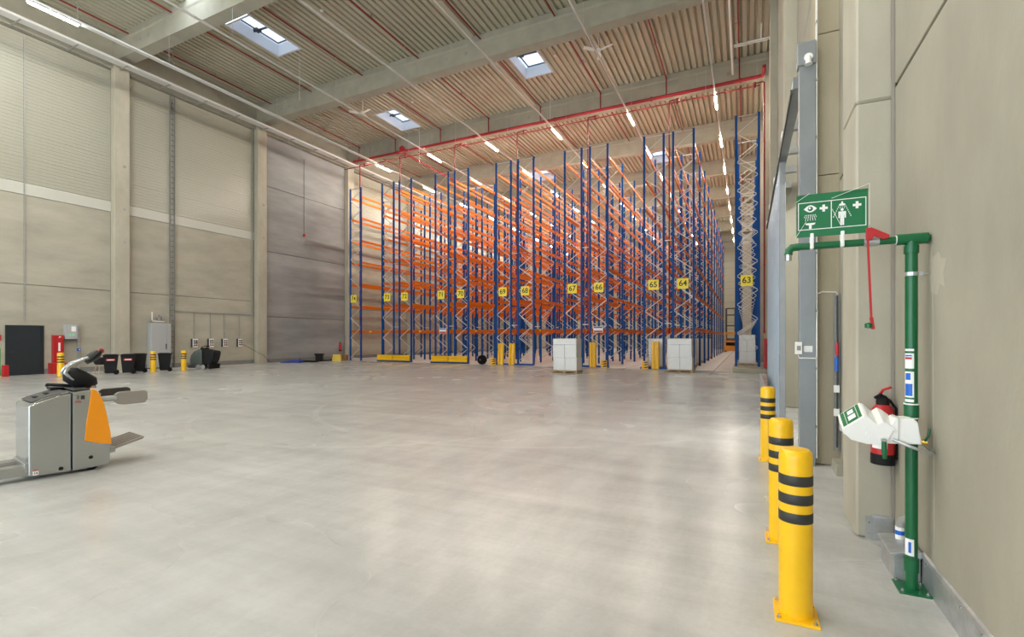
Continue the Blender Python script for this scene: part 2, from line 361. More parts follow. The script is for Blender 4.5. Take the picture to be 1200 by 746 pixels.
for n, (x0, x1, y0, y1, _, _) in enumerate(SK):
    w = tag(MB().box(x0-.1, x0, y0-.1, y1+.1, ZD-.02, ZD+.62).box(x1, x1+.1, y0-.1, y1+.1, ZD-.02, ZD+.62).box(x0, x1, y0-.1, y0, ZD-.02, ZD+.62).box(x0, x1, y1, y1+.1, ZD-.02, ZD+.62).build('window_%d' % (n+1), 'shaft'),
            SLAB[n], 'skylight', kind='structure')
    MB().box(x0, x1, y0, y1, ZD+.56, ZD+.58).build('pane', 'pane', w)
    fr = MB()
    for a, b, cc, d in ((x0+.18, x0+.23, y0+.15, y1-.15), (x1-.23, x1-.18, y0+.15, y1-.15), (x0+.18, x1-.18, y0+.15, y0+.2), (x0+.18, x1-.18, y1-.2, y1-.15)):
        fr.box(a, b, cc, d, ZD+.50, ZD+.555)
    fr.build('sash', 'dark', w)
    ym = (y0+y1)/2
    MB().bar((x0+.1, ym-.1, ZD+.42), (x1-.15, ym+.1, ZD+.5), .07, .07).box(x0+.25, x0+.5, ym-.25, ym+.05, ZD+.36, ZD+.45).build('opener', 'dark', w)
    MB().cyl((x1-.15, y1+.15, 14.35), (x1-.15, y1+.15, ZD), .014, 6).build('cable_drop', 'trunk', w)

# ================================================================== ROOF SERVICES
AISLE = [-1.49, -6.05, -10.63, -15.2, -19.8, -24.4]
ANAME = ['above the aisle beside rack 63', 'above the aisle of racks 66 and 65', 'above the aisle of racks 68 and 67', 'above the aisle of racks 70 and 69', 'above the aisle of racks 72 and 71', 'above the aisle of racks 74 and 73']
hous = MB().box(-.06, .06, -.8, .8, .03, .09).mesh('housing', 'trunk')
difs = {}
for key in ('lampF', 'lampN'):
    difs[key] = MB().box(-.024, .024, -.76, .76, -.025, .03).mesh('diffuser', key)
for r, x in enumerate(AISLE):
    t = thing('light_trunking', 'slim white lighting rail %s' % ANAME[r], 'lighting rail', (x, 0, 14.42), group='lighting rails along the hall')
    MB().box(-.11 if r == 5 else -.035, .11 if r == 5 else .035, -8, 74, 0, .07).build('rail', 'trunk', t)
    for y in [-4+5.8*k for k in range(14)]:
        if any(a-.12 < x < b+.12 and c < y < d for a, b, c, d in SKY): continue
        MB().cyl((0, y, .07), (0, y, ZD-14.40), .008, 5).build('hanger', 'galv', t)
    ys = [('lampF', 28.3+5.8*k) for k in range(8)] + [('lampN', y) for y in ((9.2, 3.4, -2.4, -7.0) if r == 5 else (6.0, 2.0, -2.4, -7.0))]
    for j, (key, y) in enumerate(ys):
        if key == 'lampF': lab = 'lit strip lamp %s, %s from the rack fronts' % (ANAME[r], ORD[j])
        elif y == 9.2 and r == 5: lab = 'lit strip lamp at the top left, below the cream wall top'
        else: lab = 'lit strip lamp over the open floor, %s row from right, %s lamp from gates' % (ORD[r], ORD[11-j])
        l = thing('strip_lamp', lab, 'lamp', (x, y, 14.33), group='strip lamps on the lighting rails' if key == 'lampF' else 'strip lamps near the camera')
        put('housing', hous, l); put('diffuser', difs[key], l)

for n, (x, y) in enumerate(((3.2, 8.5), (3.2, 12.5), (6.5, 8.5), (6.5, 12.5))):  # unseen lamps added to brighten the door opening from behind
    l = thing('strip_lamp', 'unseen strip lamp added to light the door opening, %s from the opening' % ORD[n], 'lamp', (x, y, 5.85), group='added lamps behind the sliding door')
    put('housing', hous, l); put('diffuser', difs['lampN'], l)
# cable tray on the left
ct = thing('cable_tray', 'wide galvanised cable tray running below the left wall top', 'cable tray', (-28.35, 0, 15.42))
b = MB().box(-.24, .24, YB, 77, 0, .01).box(-.24, -.23, YB, 77, .01, .09).box(.23, .24, YB, 77, .01, .11)
b.build('tray', 'trunk', ct)
MB().box(-.16, .10, YB, 77, .012, .05).build('cable_bundle', 'galv_d', ct)
for y in [1.5+2*k for k in range(38)]:
    MB().box(-.52 if any(abs(y-q) < .4 for q in COLY) else -.9, .22, y-.02, y+.02, -.045, -.002).build('bracket', 'galv_d', ct)
ct2 = thing('cable_conduit', 'round silver conduit running beside the left cable tray', 'conduit', (-27.0, 0, 15.82))
MB().cyl((0, YB, 0), (0, 77, 0), .055, 10).build('pipe', 'trunk', ct2, smooth=40)
for y in [3+4*k for k in range(19)]:
    MB().box(-.02, .02, y-.015, y+.015, .06, 1.0).build('hanger', 'galv_d', ct2)
tag(MB().tube([(-.62, 18.5, 15.75), (-.64, 22, 15.75), (-.66, 28.4, 15.75)], .055, 8).build('cable_conduit', 'trunk'), 'pale conduit under the roof close to the right wall', 'conduit')
lt = thing('cable_ladder', 'short white cable ladder branching to the right wall', 'cable ladder', (-.57, 26.15, 15.96))
MB().box(0, 1.62, -.10, -.07, 0, .06).box(0, 1.62, .07, .10, 0, .06).build('side_rail', 'white', lt)
for k in range(9): MB().box(.08+k*.18, .11+k*.18, -.07, .07, .01, .04).build('rung', 'white', lt)
MB().tube([(1.2, 0, .06), (1.2, -.05, .4), (1.2, -.5, .55)], .04, 6).build('cable_drop', 'white', lt)

# sprinkler pipes under the deck
PX = [-.36, -4.2, -8.1, -12.1, -15.95, -19.9, -24.0, -27.6]
clamp = MB().box(-.16, .16, -.02, .02, .02, .05).box(-.02, .02, -.02, .02, .05, .22).mesh('clamp', 'galv_d')
for n, x in enumerate(PX):
    t = thing('sprinkler_branch', 'thin red sprinkler pipe under the roof, %s from the right wall' % ORD[n], 'pipe', (x, 0, 16.76), group='sprinkler branch pipes')
    for y0, y1 in [(COLY[k]+.36, COLY[k+1]-.36) for k in range(len(COLY)-1)]:
        if y1 < 12: continue
        MB().cyl((0, y0, 0), (0, y1, 0), .038, 8).build('pipe', 'red', t, smooth=40)
        put('clamp', clamp, t, (0, (y0+y1)/2, 0))
    MB().cyl((0, 29.16, -1.12), (0, 29.16, .03), .035, 8).build('dropper', 'red', t, smooth=40)
mp = thing('sprinkler_main', 'thick red sprinkler main pipe crossing the hall below the roof beam', 'pipe', (0, 28.95, 15.60))
MB().cyl((-28.0, 0, 0), (.55, 0, 0), .095, 12).build('pipe', 'redmain', mp, smooth=40)
MB().tube([(.55, 0, 0), (.75, -.02, .02), (.82, -.25, .05), (.82, -.9, .05)], .095, 12).build('bend', 'redmain', mp, smooth=40)
for x in (-23.6, -17, -11, -5, -.3): MB().cyl((x-.05, 0, 0), (x+.05, 0, 0), .13, 12).build('coupling', 'red', mp, smooth=40)
MB().box(-23.35, -23.0, -.14, .14, .02, .34).cyl((-23.18, 0, .34), (-23.18, 0, .42), .12, 10).build('valve', 'redmain', mp, bevel=.03)
for x in [-26.5+3*k for k in range(10)]: MB().cyl((x, 0, .09), (x, 0, .9), .01, 5).build('hanger', 'galv', mp)
dp = thing('sprinkler_feed', 'red feed pipe running back over the racks near the left wall', 'pipe', (-23.0, 0, 15.45))
MB().cyl((0, 29.044, 0), (0, 76, 0), .075, 10).build('pipe', 'redmain', dp, smooth=40)
for y in [32+4*k for k in range(11)]: MB().cyl((0, y, 0), (0, y, 1.54), .01, 5).build('hanger', 'galv', dp)
tp = thing('rack_sprinkler_line', 'thin red pipe feeding the rack sprinklers in front of the racks', 'pipe', (0, 28.2, 14.78))
MB().cyl((-28.2, 0, 0), (.62, 0, 0), .032, 8).build('pipe', 'red', tp, smooth=40)
for x in [-26+4*k for k in range(7)]: MB().cyl((x, 0, 0), (x, 0, 2.2), .008, 5).build('hanger', 'galv', tp)
RISER = [(-25.85, 'inside rack 74'), (-22.13, 'between racks 73 and 72'), (-17.55, 'between racks 71 and 70'), (-12.94, 'between racks 69 and 68'), (-8.36, 'between racks 67 and 66'), (-3.79, 'between racks 65 and 64'), (.80, 'beside rack 63')]
for x, w in RISER:
    t = thing('rack_sprinkler_riser', 'vertical red sprinkler pipe %s' % w, 'pipe', (x, 27.4, 1.9), group='rack sprinkler risers')
    MB().cyl((0, 0, .15), (0, 0, 12.62), .038, 8).build('pipe', 'red', t, smooth=40)
    MB().cyl((0, 0, 0), (0, 0, .16), .055, 8).build('end_cap', 'redbright', t, smooth=40)
    e = -1 if x > 0 else 1
    MB().tube([(0, 0, 12.6), (e*.06, .02, 12.66), (e*.42, .03, 12.66), (e*.50, .1, 12.72), (e*.50, .76, 12.86)], .034, 8).build('elbow', 'red', t, smooth=40)
    MB().cyl((e*.42, .03, 12.45), (e*.42, .03, 12.72), .05, 8).build('valve', 'red', t, smooth=40)
    for z in (3.4, 6.4, 9.6): MB().cyl((0, 0, z), (0, 0, z+.1), .05, 8).build('coupling', 'redbright', t, smooth=40)
# ceiling fans
for n, (x, y, w) in enumerate(((-6.6, 23.45, 'right of the middle skylight'), (-21.9, 23.45, 'left of the skylight by the red pipe'))):
    t = thing('ceiling_fan', 'white three-blade ceiling fan %s' % w, 'ceiling fan', (x, y, 15.9), group='ceiling fans')
    MB().cyl((0, 0, .1), (0, 0, 1.1), .025, 8).build('rod', 'white', t)
    MB().lathe([(.0, -.05), (.10, -.04), (.13, .02), (.12, .1), (.05, .14)], n=16).build('motor', 'white', t, smooth=40)
    for k in range(3):
        MB().prism([(.1, -.06), (.3, -.11), (.80, -.10), (.83, .08), (.3, .09), (.1, .05)], 'z', 0, .02).build('blade', 'white', t, rot=(R(14), 0, R(-15+120*k)))
for n, (x, y, w) in enumerate(((-17.6, 16.2, 'before the second roof beam'), (-9.2, 24.2, 'right of the middle skylight'), (-19.2, 25.0, 'left of the middle pipe drop'), (-25.2, 14.6, 'at the left above the conduit'))):
    t = thing('smoke_detector', 'small white detector hanging from the roof deck %s' % w, 'detector', (x, y, 16.68), group='roof detectors')
    MB().cyl((0, 0, .06), (0, 0, .33), .012, 6).build('stem', 'trunk', t)
    MB().lathe([(.03, 0), (.07, .02), (.08, .06), (.03, .08)], n=12).build('head', 'white', t, smooth=40)

# ================================================================== PALLET RACKS
RACKS = {74: -26.40, 73: -23.38, 72: -21.85, 71: -18.81, 70: -17.28, 69: -14.20, 68: -12.67, 67: -9.64, 66: -8.11, 65: -5.05, 64: -3.53, 63: -.48}
RD, RY, RH, BAY, NB = 1.03, 27.0, 12.68, 3.63, 10
LEV = [2.22, 4.05, 5.65, 7.27, 8.85, 10.5, 12.08]
pw, pd, th = .055, .04, .012
cpoly = [(-pw, -pd), (pw, -pd), (pw, pd), (pw-.03, pd), (pw-.03, pd-th), (pw-th, pd-th), (pw-th, -pd+th), (-pw+th, -pd+th), (-pw+th, pd-th), (-pw+.03, pd-th), (-pw+.03, pd), (-pw, pd)]
post_me = MB().prism(cpoly, 'z', 0, RH).mesh('upright_post', 'blue')
foot_me = MB().box(-.09, .09, -.08, .08, 0, .012).mesh('foot_plate', 'galv_d')
STEP = .72
def braces(h0=.25):
    out = []; z = h0; s = 0
    while z + STEP < RH - .1:
        a, b = (.03, RD-.03) if s == 0 else (RD-.03, .03)
        out.append(((a, 0, z), (b, 0, z+STEP))); z += STEP; s ^= 1
    return out
BR = braces()
br_me = [MB().bar((.03, 0, 0), (RD-.03, 0, STEP), .03, .035).mesh('brace', 'brace'), MB().bar((RD-.03, 0, 0), (.03, 0, STEP), .03, .035).mesh('brace', 'brace')]
tb = MB().bar((.03, 0, RH-.06), (RD-.03, 0, RH-.06), .03, .035).bar((.03, 0, .2), (RD-.03, 0, .2), .03, .035)
tie_me = tb.mesh('tie_bar', 'brace')
fb = MB()
for p, q in BR: fb.bar(p, q, .03, .035)
fb.bar((.03, 0, RH-.06), (RD-.03, 0, RH-.06), .03, .035)
frame_me = fb.mesh('frame_bracing', 'brace')
L = BAY - .085
bm = MB().box(-.025, .025, .04, L-.04, -.15, -.015).box(-.032, .02, .04, L-.04, -.015, 0)
for a, b in ((0, .045), (L-.045, L)): bm.box(-.034, .034, a, b, -.20, .03)
beam_me = bm.mesh('beam', 'orange')
sign_me = MB().box(-.275, .275, -.006, .006, -.275, .275).mesh('number_sign', 'signy')
sp_me = MB().box(.05, .41, -.02, .02, -.025, .025).mesh('row_spacer', 'brace')
lab_me = MB().box(-.002, .002, -.13, .13, -.045, .045).mesh('load_label', 'signy')
for num, x0 in RACKS.items():
    zb = .22 if num == 63 else 0
    side = 'by the right wall' if num == 63 else ('nearest the left wall' if num == 74 else 'with blue frames and orange beams')
    t = thing('pallet_rack', ('tall blue pallet rack row numbered 63, on the concrete plinth by the right wall' if num == 63 else 'tall pallet rack row numbered %d %s' % (num, side)), 'pallet rack', (x0, RY, zb), group='pallet rack rows')
    for k in range(NB+1):
        y = k*BAY
        for x in (0, RD):
            put('upright_post', post_me, t, (x, y, 0)); 
            if k < 4: put('foot_plate', foot_me, t, (x, y, 0))
        if k == 0:
            for j, (p, q) in enumerate(BR): put('brace', br_me[j % 2], t, (0, 0, p[2]))
            put('tie_bar', tie_me, t)
        else:
            tag(put('frame_bracing', frame_me, t, (0, y, 0)), kind='stuff')
        if num in (73, 71, 69, 67, 65):
            for z in (2.45, 6.9, 12.6): put('row_spacer', sp_me, t, (RD+.01, y, z))
    if num != 63:
        for k in range(NB):
            for z in LEV:
                for x in (0, RD):
                    b = put('beam', beam_me, t, (x, k*BAY+.0425, z))
                    if k == 0 and z == LEV[0] and x == RD: put('load_label', lab_me, b, (.028, .9, -.075))
    xs = {64: .50, 65: .50, 66: .53, 74: .36}.get(num, .48)
    sg = put('number_sign', sign_me, t, (xs, -.06, 4.55-zb))
    put('digits', text_mesh(str(num), .42, 'stripe', .001, .006), sg, (0, -.009, 0))
ps = tag(MB().box(-.62, XR-.27, 25.55, 66, 0, .22).build('rack_plinth', 'conc_r', bevel=.01), 'low concrete plinth under rack 63', 'plinth')

# blue floor frames and barriers at the rack ends
for a, b, y, w in ((-23.6, -20.75, 26.72, 'racks 73 and 72'), (-19.0, -16.1, 26.72, 'racks 71 and 70'), (-14.45, -11.55, 26.72, 'racks 69 and 68'), (-9.8, -6.95, 26.72, 'racks 67 and 66'), (-5.2, -2.4, 26.72, 'racks 65 and 64')):
    tag(MB().box(a, b, y-.06, y+.14, 0, .10).build('floor_beam', 'blue', bevel=.01), 'blue steel floor beam in front of %s' % w, 'floor beam', 'rack end floor beams')
def plank(lab, loc, L, stand=False, lean=0):
    t = thing('barrier_plank', lab, 'barrier', loc, group='yellow barrier planks')
    poly = [(0, -.20), (.09, -.17), (.10, -.06), (.06, -.03), (.06, .03), (.10, .06), (.09, .17), (0, .20)]
    if stand:
        t.rotation_euler = (0, lean, 0)
        MB().prism([(p[1], -p[0]) for p in poly], 'z', 0, L).build('rail', 'yellow', t)
        MB().box(-.2, .2, .0, .012, .02, L-.02).build('back_plate', 'yellow', t)
    else:
        MB().prism([(-p[0], p[1]+.2) for p in poly], 'x', 0, L).build('rail', 'yellow', t)
        MB().box(.02, L-.02, 0, .012, .0, .4).build('back_plate', 'yellow', t)
        for z in (.08, .2, .32): MB().box(L, L+.03, -.10, -.02, z-.03, z+.03).build('bolt_end', 'stripe', t)
    return t
plank('left yellow barrier plank lying before racks 73 and 72', (-23.45, 26.62, .10), 1.35); plank('right yellow barrier plank lying before racks 73 and 72', (-22.06, 26.62, .10), 1.43)
plank('left yellow barrier plank lying before racks 71 and 70', (-18.85, 26.62, .10), 1.32); plank('right yellow barrier plank lying before racks 71 and 70', (-17.49, 26.62, .10), 1.43)
plank('left yellow barrier plank standing upright at racks 69 and 68', (-13.72, 26.68, .02), 1.32, True, R(1.5))
plank('right yellow barrier plank standing upright at racks 69 and 68', (-12.98, 26.68, .02), 1.32, True, R(2.5))
plank('yellow barrier plank standing upright at racks 67 and 66', (-7.85, 26.68, .02), 1.4, True, R(0))
plank('yellow barrier plank standing upright behind the pallet at racks 65 and 64', (-4.4, 26.68, .02), 1.45, True, R(0))
def guard(lab, x, y, stripes=True):
    t = thing('post_guard', lab, 'post guard', (x, y, 0), group='rack post guards')
    MB().prism([(-.16, -.1), (.16, -.1), (.16, .02), (.12, .02), (.12, -.06), (-.12, -.06), (-.12, .02), (-.16, .02)], 'z', 0, .42).build('guard', 'yellow', t)
    if stripes:
        for z in (.08, .22, .34): MB().prism([(-.15, z), (-.05, z), (.08, z+.06), (.16, z+.06), (.16, z), (.02, z-.04)], 'y', -.103, -.1005).build('stripe', 'stripe', t)
guard('small yellow guard with black stripes at the foot of rack 66', -7.18, 26.6); guard('small plain yellow guard at the foot of rack 67', -8.75, 26.6, False)
guard('small yellow guard with black stripes at the foot of rack 65', -4.93, 26.6); guard('small striped yellow guard at the foot of rack 69', -14.16, 26.55)
for x, w in ((-18.2, 'rack 71'), (-7.62, 'rack 66')):
    t = thing('load_sign', 'white load sign with red and blue bands on %s' % w, 'sign', (x, 26.948, 2.15), group='load signs')
    MB().box(-.28, .28, -.01, .01, -.17, .17).build('plate', 'paper', t)
    MB().box(-.25, .25, -.013, -.0102, -.15, -.06).build('red_band', 'redbright', t); MB().box(-.25, .25, -.013, -.0102, .08, .15).build('blue_band', 'bluep', t)

# wrapped pallets
def pallet(lab, x, y, w=1.05, d=1.15, h=1.64, rz=0, z=0, group='wrapped pallets'):
    t = thing('wrapped_pallet', lab, 'pallet', (x, y, z), rz, group)
    b = MB()
    for yy in (-d/2+.05, 0, d/2-.05): b.box(-w/2, w/2, yy-.05, yy+.05, 0, .022)
    for xx in (-w/2+.06, 0, w/2-.06):
        for yy in (-d/2+.06, 0, d/2-.06): b.box(xx-.06, xx+.06, yy-.055, yy+.055, .022, .10)
    for k in range(7):
        yy = -d/2+.06+k*(d-.12)/6; b.box(-w/2, w/2, yy-.055, yy+.055, .10, .135)
    b.build('pallet_base', 'wood', t)
    z0 = .136; hs = [.60, .62, h-.136-1.22]; ww = w-.10; dd = d-.10
    for li, hh in enumerate(hs):
        if li < 2:
            for i in (0, 1):
                for j in (0, 1):
                    cx = (-ww/4, ww/4)[i]*(.92 if i == 0 else 1.08) if li == 0 else (-ww/4, ww/4)[i]
                    MB().box(cx-ww/4+.006, cx+ww/4-.006, -dd/2+j*dd/2+.004, -dd/2+(j+1)*dd/2-.004, z0+.003, z0+hh-.004).build('carton', 'carton', t, bevel=.012, seg=1)
        else:
            MB().box(-ww/2+.01, ww/2-.01, -dd/2+.01, dd/2-.01, z0+.003, z0+hh).build('carton', 'carton', t, bevel=.015, seg=1)
        z0 += hh
    MB().box(-ww/2-.03, ww/2+.03, -dd/2-.02, dd/2+.02, .12, h+.012).build('stretch_film', 'film', t, bevel=.05)
    return t
pallet('white wrapped pallet standing alone before rack 67', -7.72, 21.95, 1.28, .86)
pallet('white wrapped pallet standing before rack 64', -2.92, 24.9, 1.24, .86)
pallet('white wrapped pallet inside the foot of rack 65', -4.53, 28.0, .9, 1.1)
for n, y in enumerate((29.1, 31.9, 35.4, 39.1, 43.0)):
    pallet('white wrapped pallet on the floor inside rack 64, %s from its front' % ORD[n], -3.02, y, .92, 1.1, group='pallets inside rack 64')
pallet('grey wrapped pallet on the plinth inside rack 63', .02, 29.2, .9, 1.15, 1.62, z=.22)
# rolled cable on floor by rack 69
t = thing('film_roll', 'dark round roll lying on the floor beside rack 69', 'roll', (-15.0, 26.6, .30))
MB().lathe([(.08, -.16), (.28, -.16), (.30, -.1), (.30, .1), (.28, .16), (.08, .16)], n=20).build('roll', 'rubber', t, rot=(R(90), 0, R(20)), smooth=40)
MB().cyl((-.05, -.2, 0), (.02, .2, 0), .05, 10).build('core', 'brownbox', t)

# forklift far in the aisle
t = thing('reach_truck', 'orange forklift truck with tall dark mast at the end of the aisle', 'forklift', (-1.75, 64.5, 0))
for x in (-.55, .45): MB().box(x-.04, x+.16, 0, .2, .1, 5.3).build('mast_post', 'dark', t)
for z in (.5, 3.1, 4.4, 5.2): MB().box(-.42, .46, .03, .13, z, z+.14).build('mast_crossbar', 'dark', t)
MB().box(-.75, .75, -.55, -.05, .12, .75).box(-.62, .62, -.5, -.05, 1.15, 1.38).box(-.62, -.5, -.5, -.05, .75, 1.15).box(.5, .62, -.5, -.05, .75, 1.15).build('carriage', 'forko', t, bevel=.03)
MB().box(-.6, .6, -.3, .1, 2.1, 2.4).box(-.6, -.48, -.3, 0, 1.38, 2.1).box(.48, .6, -.3, 0, 1.38, 2.1).build('cab_frame', 'forko', t, bevel=.02)
MB().prism([(.2, .15), (2.2, .15), (2.2, 1.2), (1.5, 1.7), (.2, 1.5)], 'x', -.65, .65).build('body', 'truckd', t, bevel=.05)
for x in (-.66, .5):
    for y in (-.3, 1.9): MB().cyl((x, y, .18), (x+.16, y, .18), .18, 16).build('wheel', 'rubber', t)

# ================================================================== LEFT SIDE
d = tag(MB().box(0, .05, 9.38, 9.46, 0, 2.24).box(0, .05, 10.6, 10.68, 0, 2.24).box(0, .05, 9.46, 10.6, 2.16, 2.24).build('door_1', 'doorg', None, (XL+.001, 0, 0)), 'dark anthracite steel door in the left wall', 'door', kind='structure')
MB().box(.005, .03, 9.46, 10.6, 0, 2.16).build('door_leaf', 'doorg', d)
MB().cyl((.03, 9.55, 1.05), (.07, 9.55, 1.05), .02, 8).bar((.07, 9.55, 1.05), (.07, 9.68, 1.05), .02, .02).build('handle', 'dark', d)
def bollard(lab, x, y, h=1.0, r=.09, cat='bollard', group='bollards by the right wall', plate=True):
    t = thing('bollard', lab, cat, (x, y, 0), group=group)
    MB().lathe([(r, .01), (r, h-.05), (r*.96, h-.022), (r*.82, h-.005), (r*.5, h), (0.002, h)], n=32).build('post', 'yellow', t, smooth=40)
    for z in (h-.18, h-.29, h-.40):
        MB().lathe([(r+.0008, z-.03), (r+.0015, z-.029), (r+.0015, z+.029), (r+.0008, z+.03)], n=32).build('stripe', 'stripe', t, smooth=40)
    if plate:
        MB().box(-.115, .115, -.13, .13, 0, .014).build('base_plate', 'yellow', t, bevel=.003)
        for i in (-1, 1):
            for j in (-1, 1):
                bo = MB().lathe([(.013, 0), (.013, .006), (.007, .006), (.007, .022)], n=6).build('bolt', 'chrome', t, (i*.093, j*.105, .014))
    return t
bollard('nearest yellow bollard with three black stripes, beside the emergency shower', .265, 3.36)
bollard('yellow bollard with black stripes, second from the camera', .255, 4.56)
bollard('yellow bollard with black stripes, third and farthest, by the sliding door', .26, 7.45)
for w, x, y in (('in front of the red hydrant cabinet', -26.71, 10.3), ('between the black bins', -25.99, 13.55), ('left of the scrubber machine', -25.96, 14.95)):
    bollard('distant yellow bollard %s' % w, x, y, 1.03, .12, group='bollards on the left side', plate=False)
# hydrant cabinet
t = thing('hydrant_cabinet', 'tall red fire hydrant cabinet beside the dark door', 'fire cabinet', (XL+.02, 11.14, 0))
MB().box(0, .22, -.19, .19, .5, 1.8).build('cabinet_body', 'redbright', t, bevel=.01)
MB().box(0, .40, -.32, .32, 0, .5).build('base_box', 'redbright', t, bevel=.01)
MB().box(.2205, .223, -.02, .06, 1.05, 1.45).build('text_plate', 'paper', t); MB().box(.2205, .223, -.02, .06, .62, .9).build('text_plate', 'paper', t)
MB().prism([(-.02, 1.66), (.1, 1.72), (.02, 1.76)], 'x', .2205, .223).build('arrow_mark', 'paper', t)
# control box and conduit
t = thing('control_box', 'pale grey control box with green lights on the left wall', 'control box', (XL+.01, 11.62, 1.56))
MB().box(0, .2, -.24, .24, .05, .76).build('case', 'cabg', t, bevel=.01)
MB().box(.2002, .203, -.10, -.02, .24, .28).build('status_light', 'led', t); MB().box(.2002, .203, .04, .12, .24, .28).build('status_light', 'led', t)
MB().box(.2002, .203, .0, .17, .42, .66).build('panel', 'white', t); MB().box(0, .22, -.27, .22, 0, .05).build('bottom_tray', 'truckd', t)
tag(MB().box(0, .08, 0, .10, .1, 2.3).build('vertical_duct', 'galv_d', None, (XL+.01, 11.9, 0)), 'vertical grey cable duct beside the control box', 'cable duct')
MB2 = thing('push_button_box', 'small blue push-button box on the grey cable duct', 'switch', (XL+.088, 11.95, 1.1)); MB().box(0, .08, -.08, .06, -.06, .06).build('case', 'bluep', MB2, bevel=.01); MB().cyl((.08, 0, 0), (.1, 0, 0), .03, 10).build('button', 'paper', MB2)
# bins
def bin_(lab, x, y, label_=False, rz=0):
    t = thing('wheelie_bin', lab, 'bin', (x, y, 0), rz, group='black wheelie bins')
    b = MB(); a0, a1, c0, c1 = .19, .24, .20, .27
    b.add([(-c0,-a0,.06),(c0,-a0,.06),(c0,a0,.06),(-c0,a0,.06),(-c1,-a1,.86),(c1,-a1,.86),(c1,a1,.86),(-c1,a1,.86)], [(0,3,2,1),(4,5,6,7),(0,1,5,4),(1,2,6,5),(2,3,7,6),(3,0,4,7)])
    b.build('bin_body', 'black', t, bevel=.015)
    MB().box(-.29, .30, -.26, .26, .86, .885).prism([(-.29, .885), (.28, .885), (.2, .925), (-.2, .925)], 'y', -.24, .24).build('lid', 'black', t, bevel=.01)
    MB().cyl((.28, -.2, .9), (.28, .2, .9), .016, 8).build('handle', 'black', t)
    for s in (-1, 1): MB().cyl((.2, s*.2, .1), (.2, s*.26, .1), .1, 16).build('wheel', 'rubber', t)
    if label_:
        MB().prism([(-.16, .62), (.16, .62), (.16, .72), (-.16, .72)], 'y', -.245, -.2285).build('label', 'redbright', t)
        put('lettering', MB().box(-.12, .12, -.2475, -.2452, .65, .69).mesh('lettering', 'paper'), t)
    return t
bin_('black wheelie bin with red label, first on the left', -26.2, 11.9, True, R(64)); bin_('black wheelie bin with red label, second in the row', -25.98, 12.48, True, R(64))
bin_('plain black wheelie bin left of the middle bollard', -26.5, 13.22, False, R(64)); bin_('plain black wheelie bin standing before the grey cabinet', -26.2, 14.18, False, R(64))
t = thing('stool', 'black stool with pale wooden legs behind the bins', 'stool', (-27.3, 12.05, 0))
MB().lathe([(.24, .42), (.30, .5), (.30, .72), (.22, .76)], n=18).build('seat', 'black', t, smooth=40)
for a in (45, 135, 225, 315): MB().bar((.2*math.cos(R(a)), .2*math.sin(R(a)), .45), (.3*math.cos(R(a)), .3*math.sin(R(a)), 0), .035, .035).build('leg', 'wood', t)
# grey cabinet
t = thing('electrical_cabinet', 'tall light grey electrical cabinet on the left wall', 'cabinet', (XL+.03, 15.45, .05))
MB().box(0, .40, -.5, .5, 0, 2.42).build('cabinet_body', 'cabg', t, bevel=.01)
dr = MB().box(.401, .42, -.49, .28, .03, 2.39).build('door', 'cabg', t, bevel=.006); MB().box(.421, .45, .22, .26, 1.0, 1.3).build('handle', 'dark', dr)
MB().box(.401, .42, .285, .49, .03, 2.39).build('side_door', 'cabg', t, bevel=.006)
t = thing('junction_plate', 'white mounting plate with small devices above the grey cabinet', 'fixture', (XL+.01, 15.5, 2.55))
MB().box(0, .02, -.32, .33, 0, .07).box(0, .02, -.32, -.26, 0, .55).build('plate', 'white', t)
for y, z in ((-.1, .3), (.1, .35), (.0, .15), (.2, .2)): MB().box(.02, .14, y-.06, y+.06, z-.06, z+.06).build('device', 'galv_d', t, bevel=.01)
# vertical cable ladder
t = thing('vertical_cable_ladder', 'tall dark cable ladder running up the left wall', 'cable ladder', (XL+.03, 16.22, .02))
for y in (-.13, .10): MB().box(.0, .07, y, y+.035, .0, 15.3).build('side_rail', 'plinth', t)
for k in range(50): MB().box(.01, .045, -.095, .10, .2+k*.3, .235+k*.3).build('rung', 'plinth', t)
MB().box(.012, .03, -.07, -.03, .1, 15.2).build('cables', 'galv_d', t)
# sockets with conduits
t = thing('conduit_run', 'grey horizontal conduit above the four sockets', 'conduit', (XL+.02, 0, 3.2))
MB().box(0, .05, 16.4, 21.1, -.03, .03).build('horizontal_conduit', 'galv_d', t); MB().box(0, .05, 21.1, 21.16, -.03, 12.2).build('vertical_conduit', 'galv_d', t)
for n, y in enumerate((17.44, 18.4, 19.27, 20.26)):
    t = thing('socket_box', '%s white socket box from the left below the conduit' % ORD[n], 'socket', (XL+.02, y, 1.12), group='socket boxes')
    MB().box(0, .14, -.15, .15, 0, .5).build('case', 'white', t, bevel=.01); MB().box(0, .13, -.18, -.152, .0, .5).build('backplate', 'dark', t)
    for k in (0, 1, 2): MB().cyl((.14, -.07, .12+.13*k), (.18, -.07, .12+.13*k), .045, 10).build('outlet', 'red' if k == 0 else 'dark', t); MB().cyl((.14, .06, .12+.13*k), (.18, .06, .12+.13*k), .045, 10).build('outlet', 'red' if k == 0 else 'truckd', t)
    MB().box(.0, .03, -.015, .015, .5, 2.045).build('conduit', 'galv_d', t)
tag(MB().tube([(XL+.2, 20.35, 1.3), (XL+.45, 20.9, .9), (XL+.6, 21.6, .5), (XL+.62, 21.9, .15), (XL+.66, 22.15, .012)], .012, 6).build('hanging_cable', 'truckd'), 'thin cable hanging from the last socket down to the floor', 'cable')
tag(MB().box(0, .03, 9.985, 10.02, 2.5, 15.3).build('wall_conduit', 'galv_d', None, (XL+.022, 0, 0)), 'thin vertical conduit on the cream panels above the door', 'conduit')
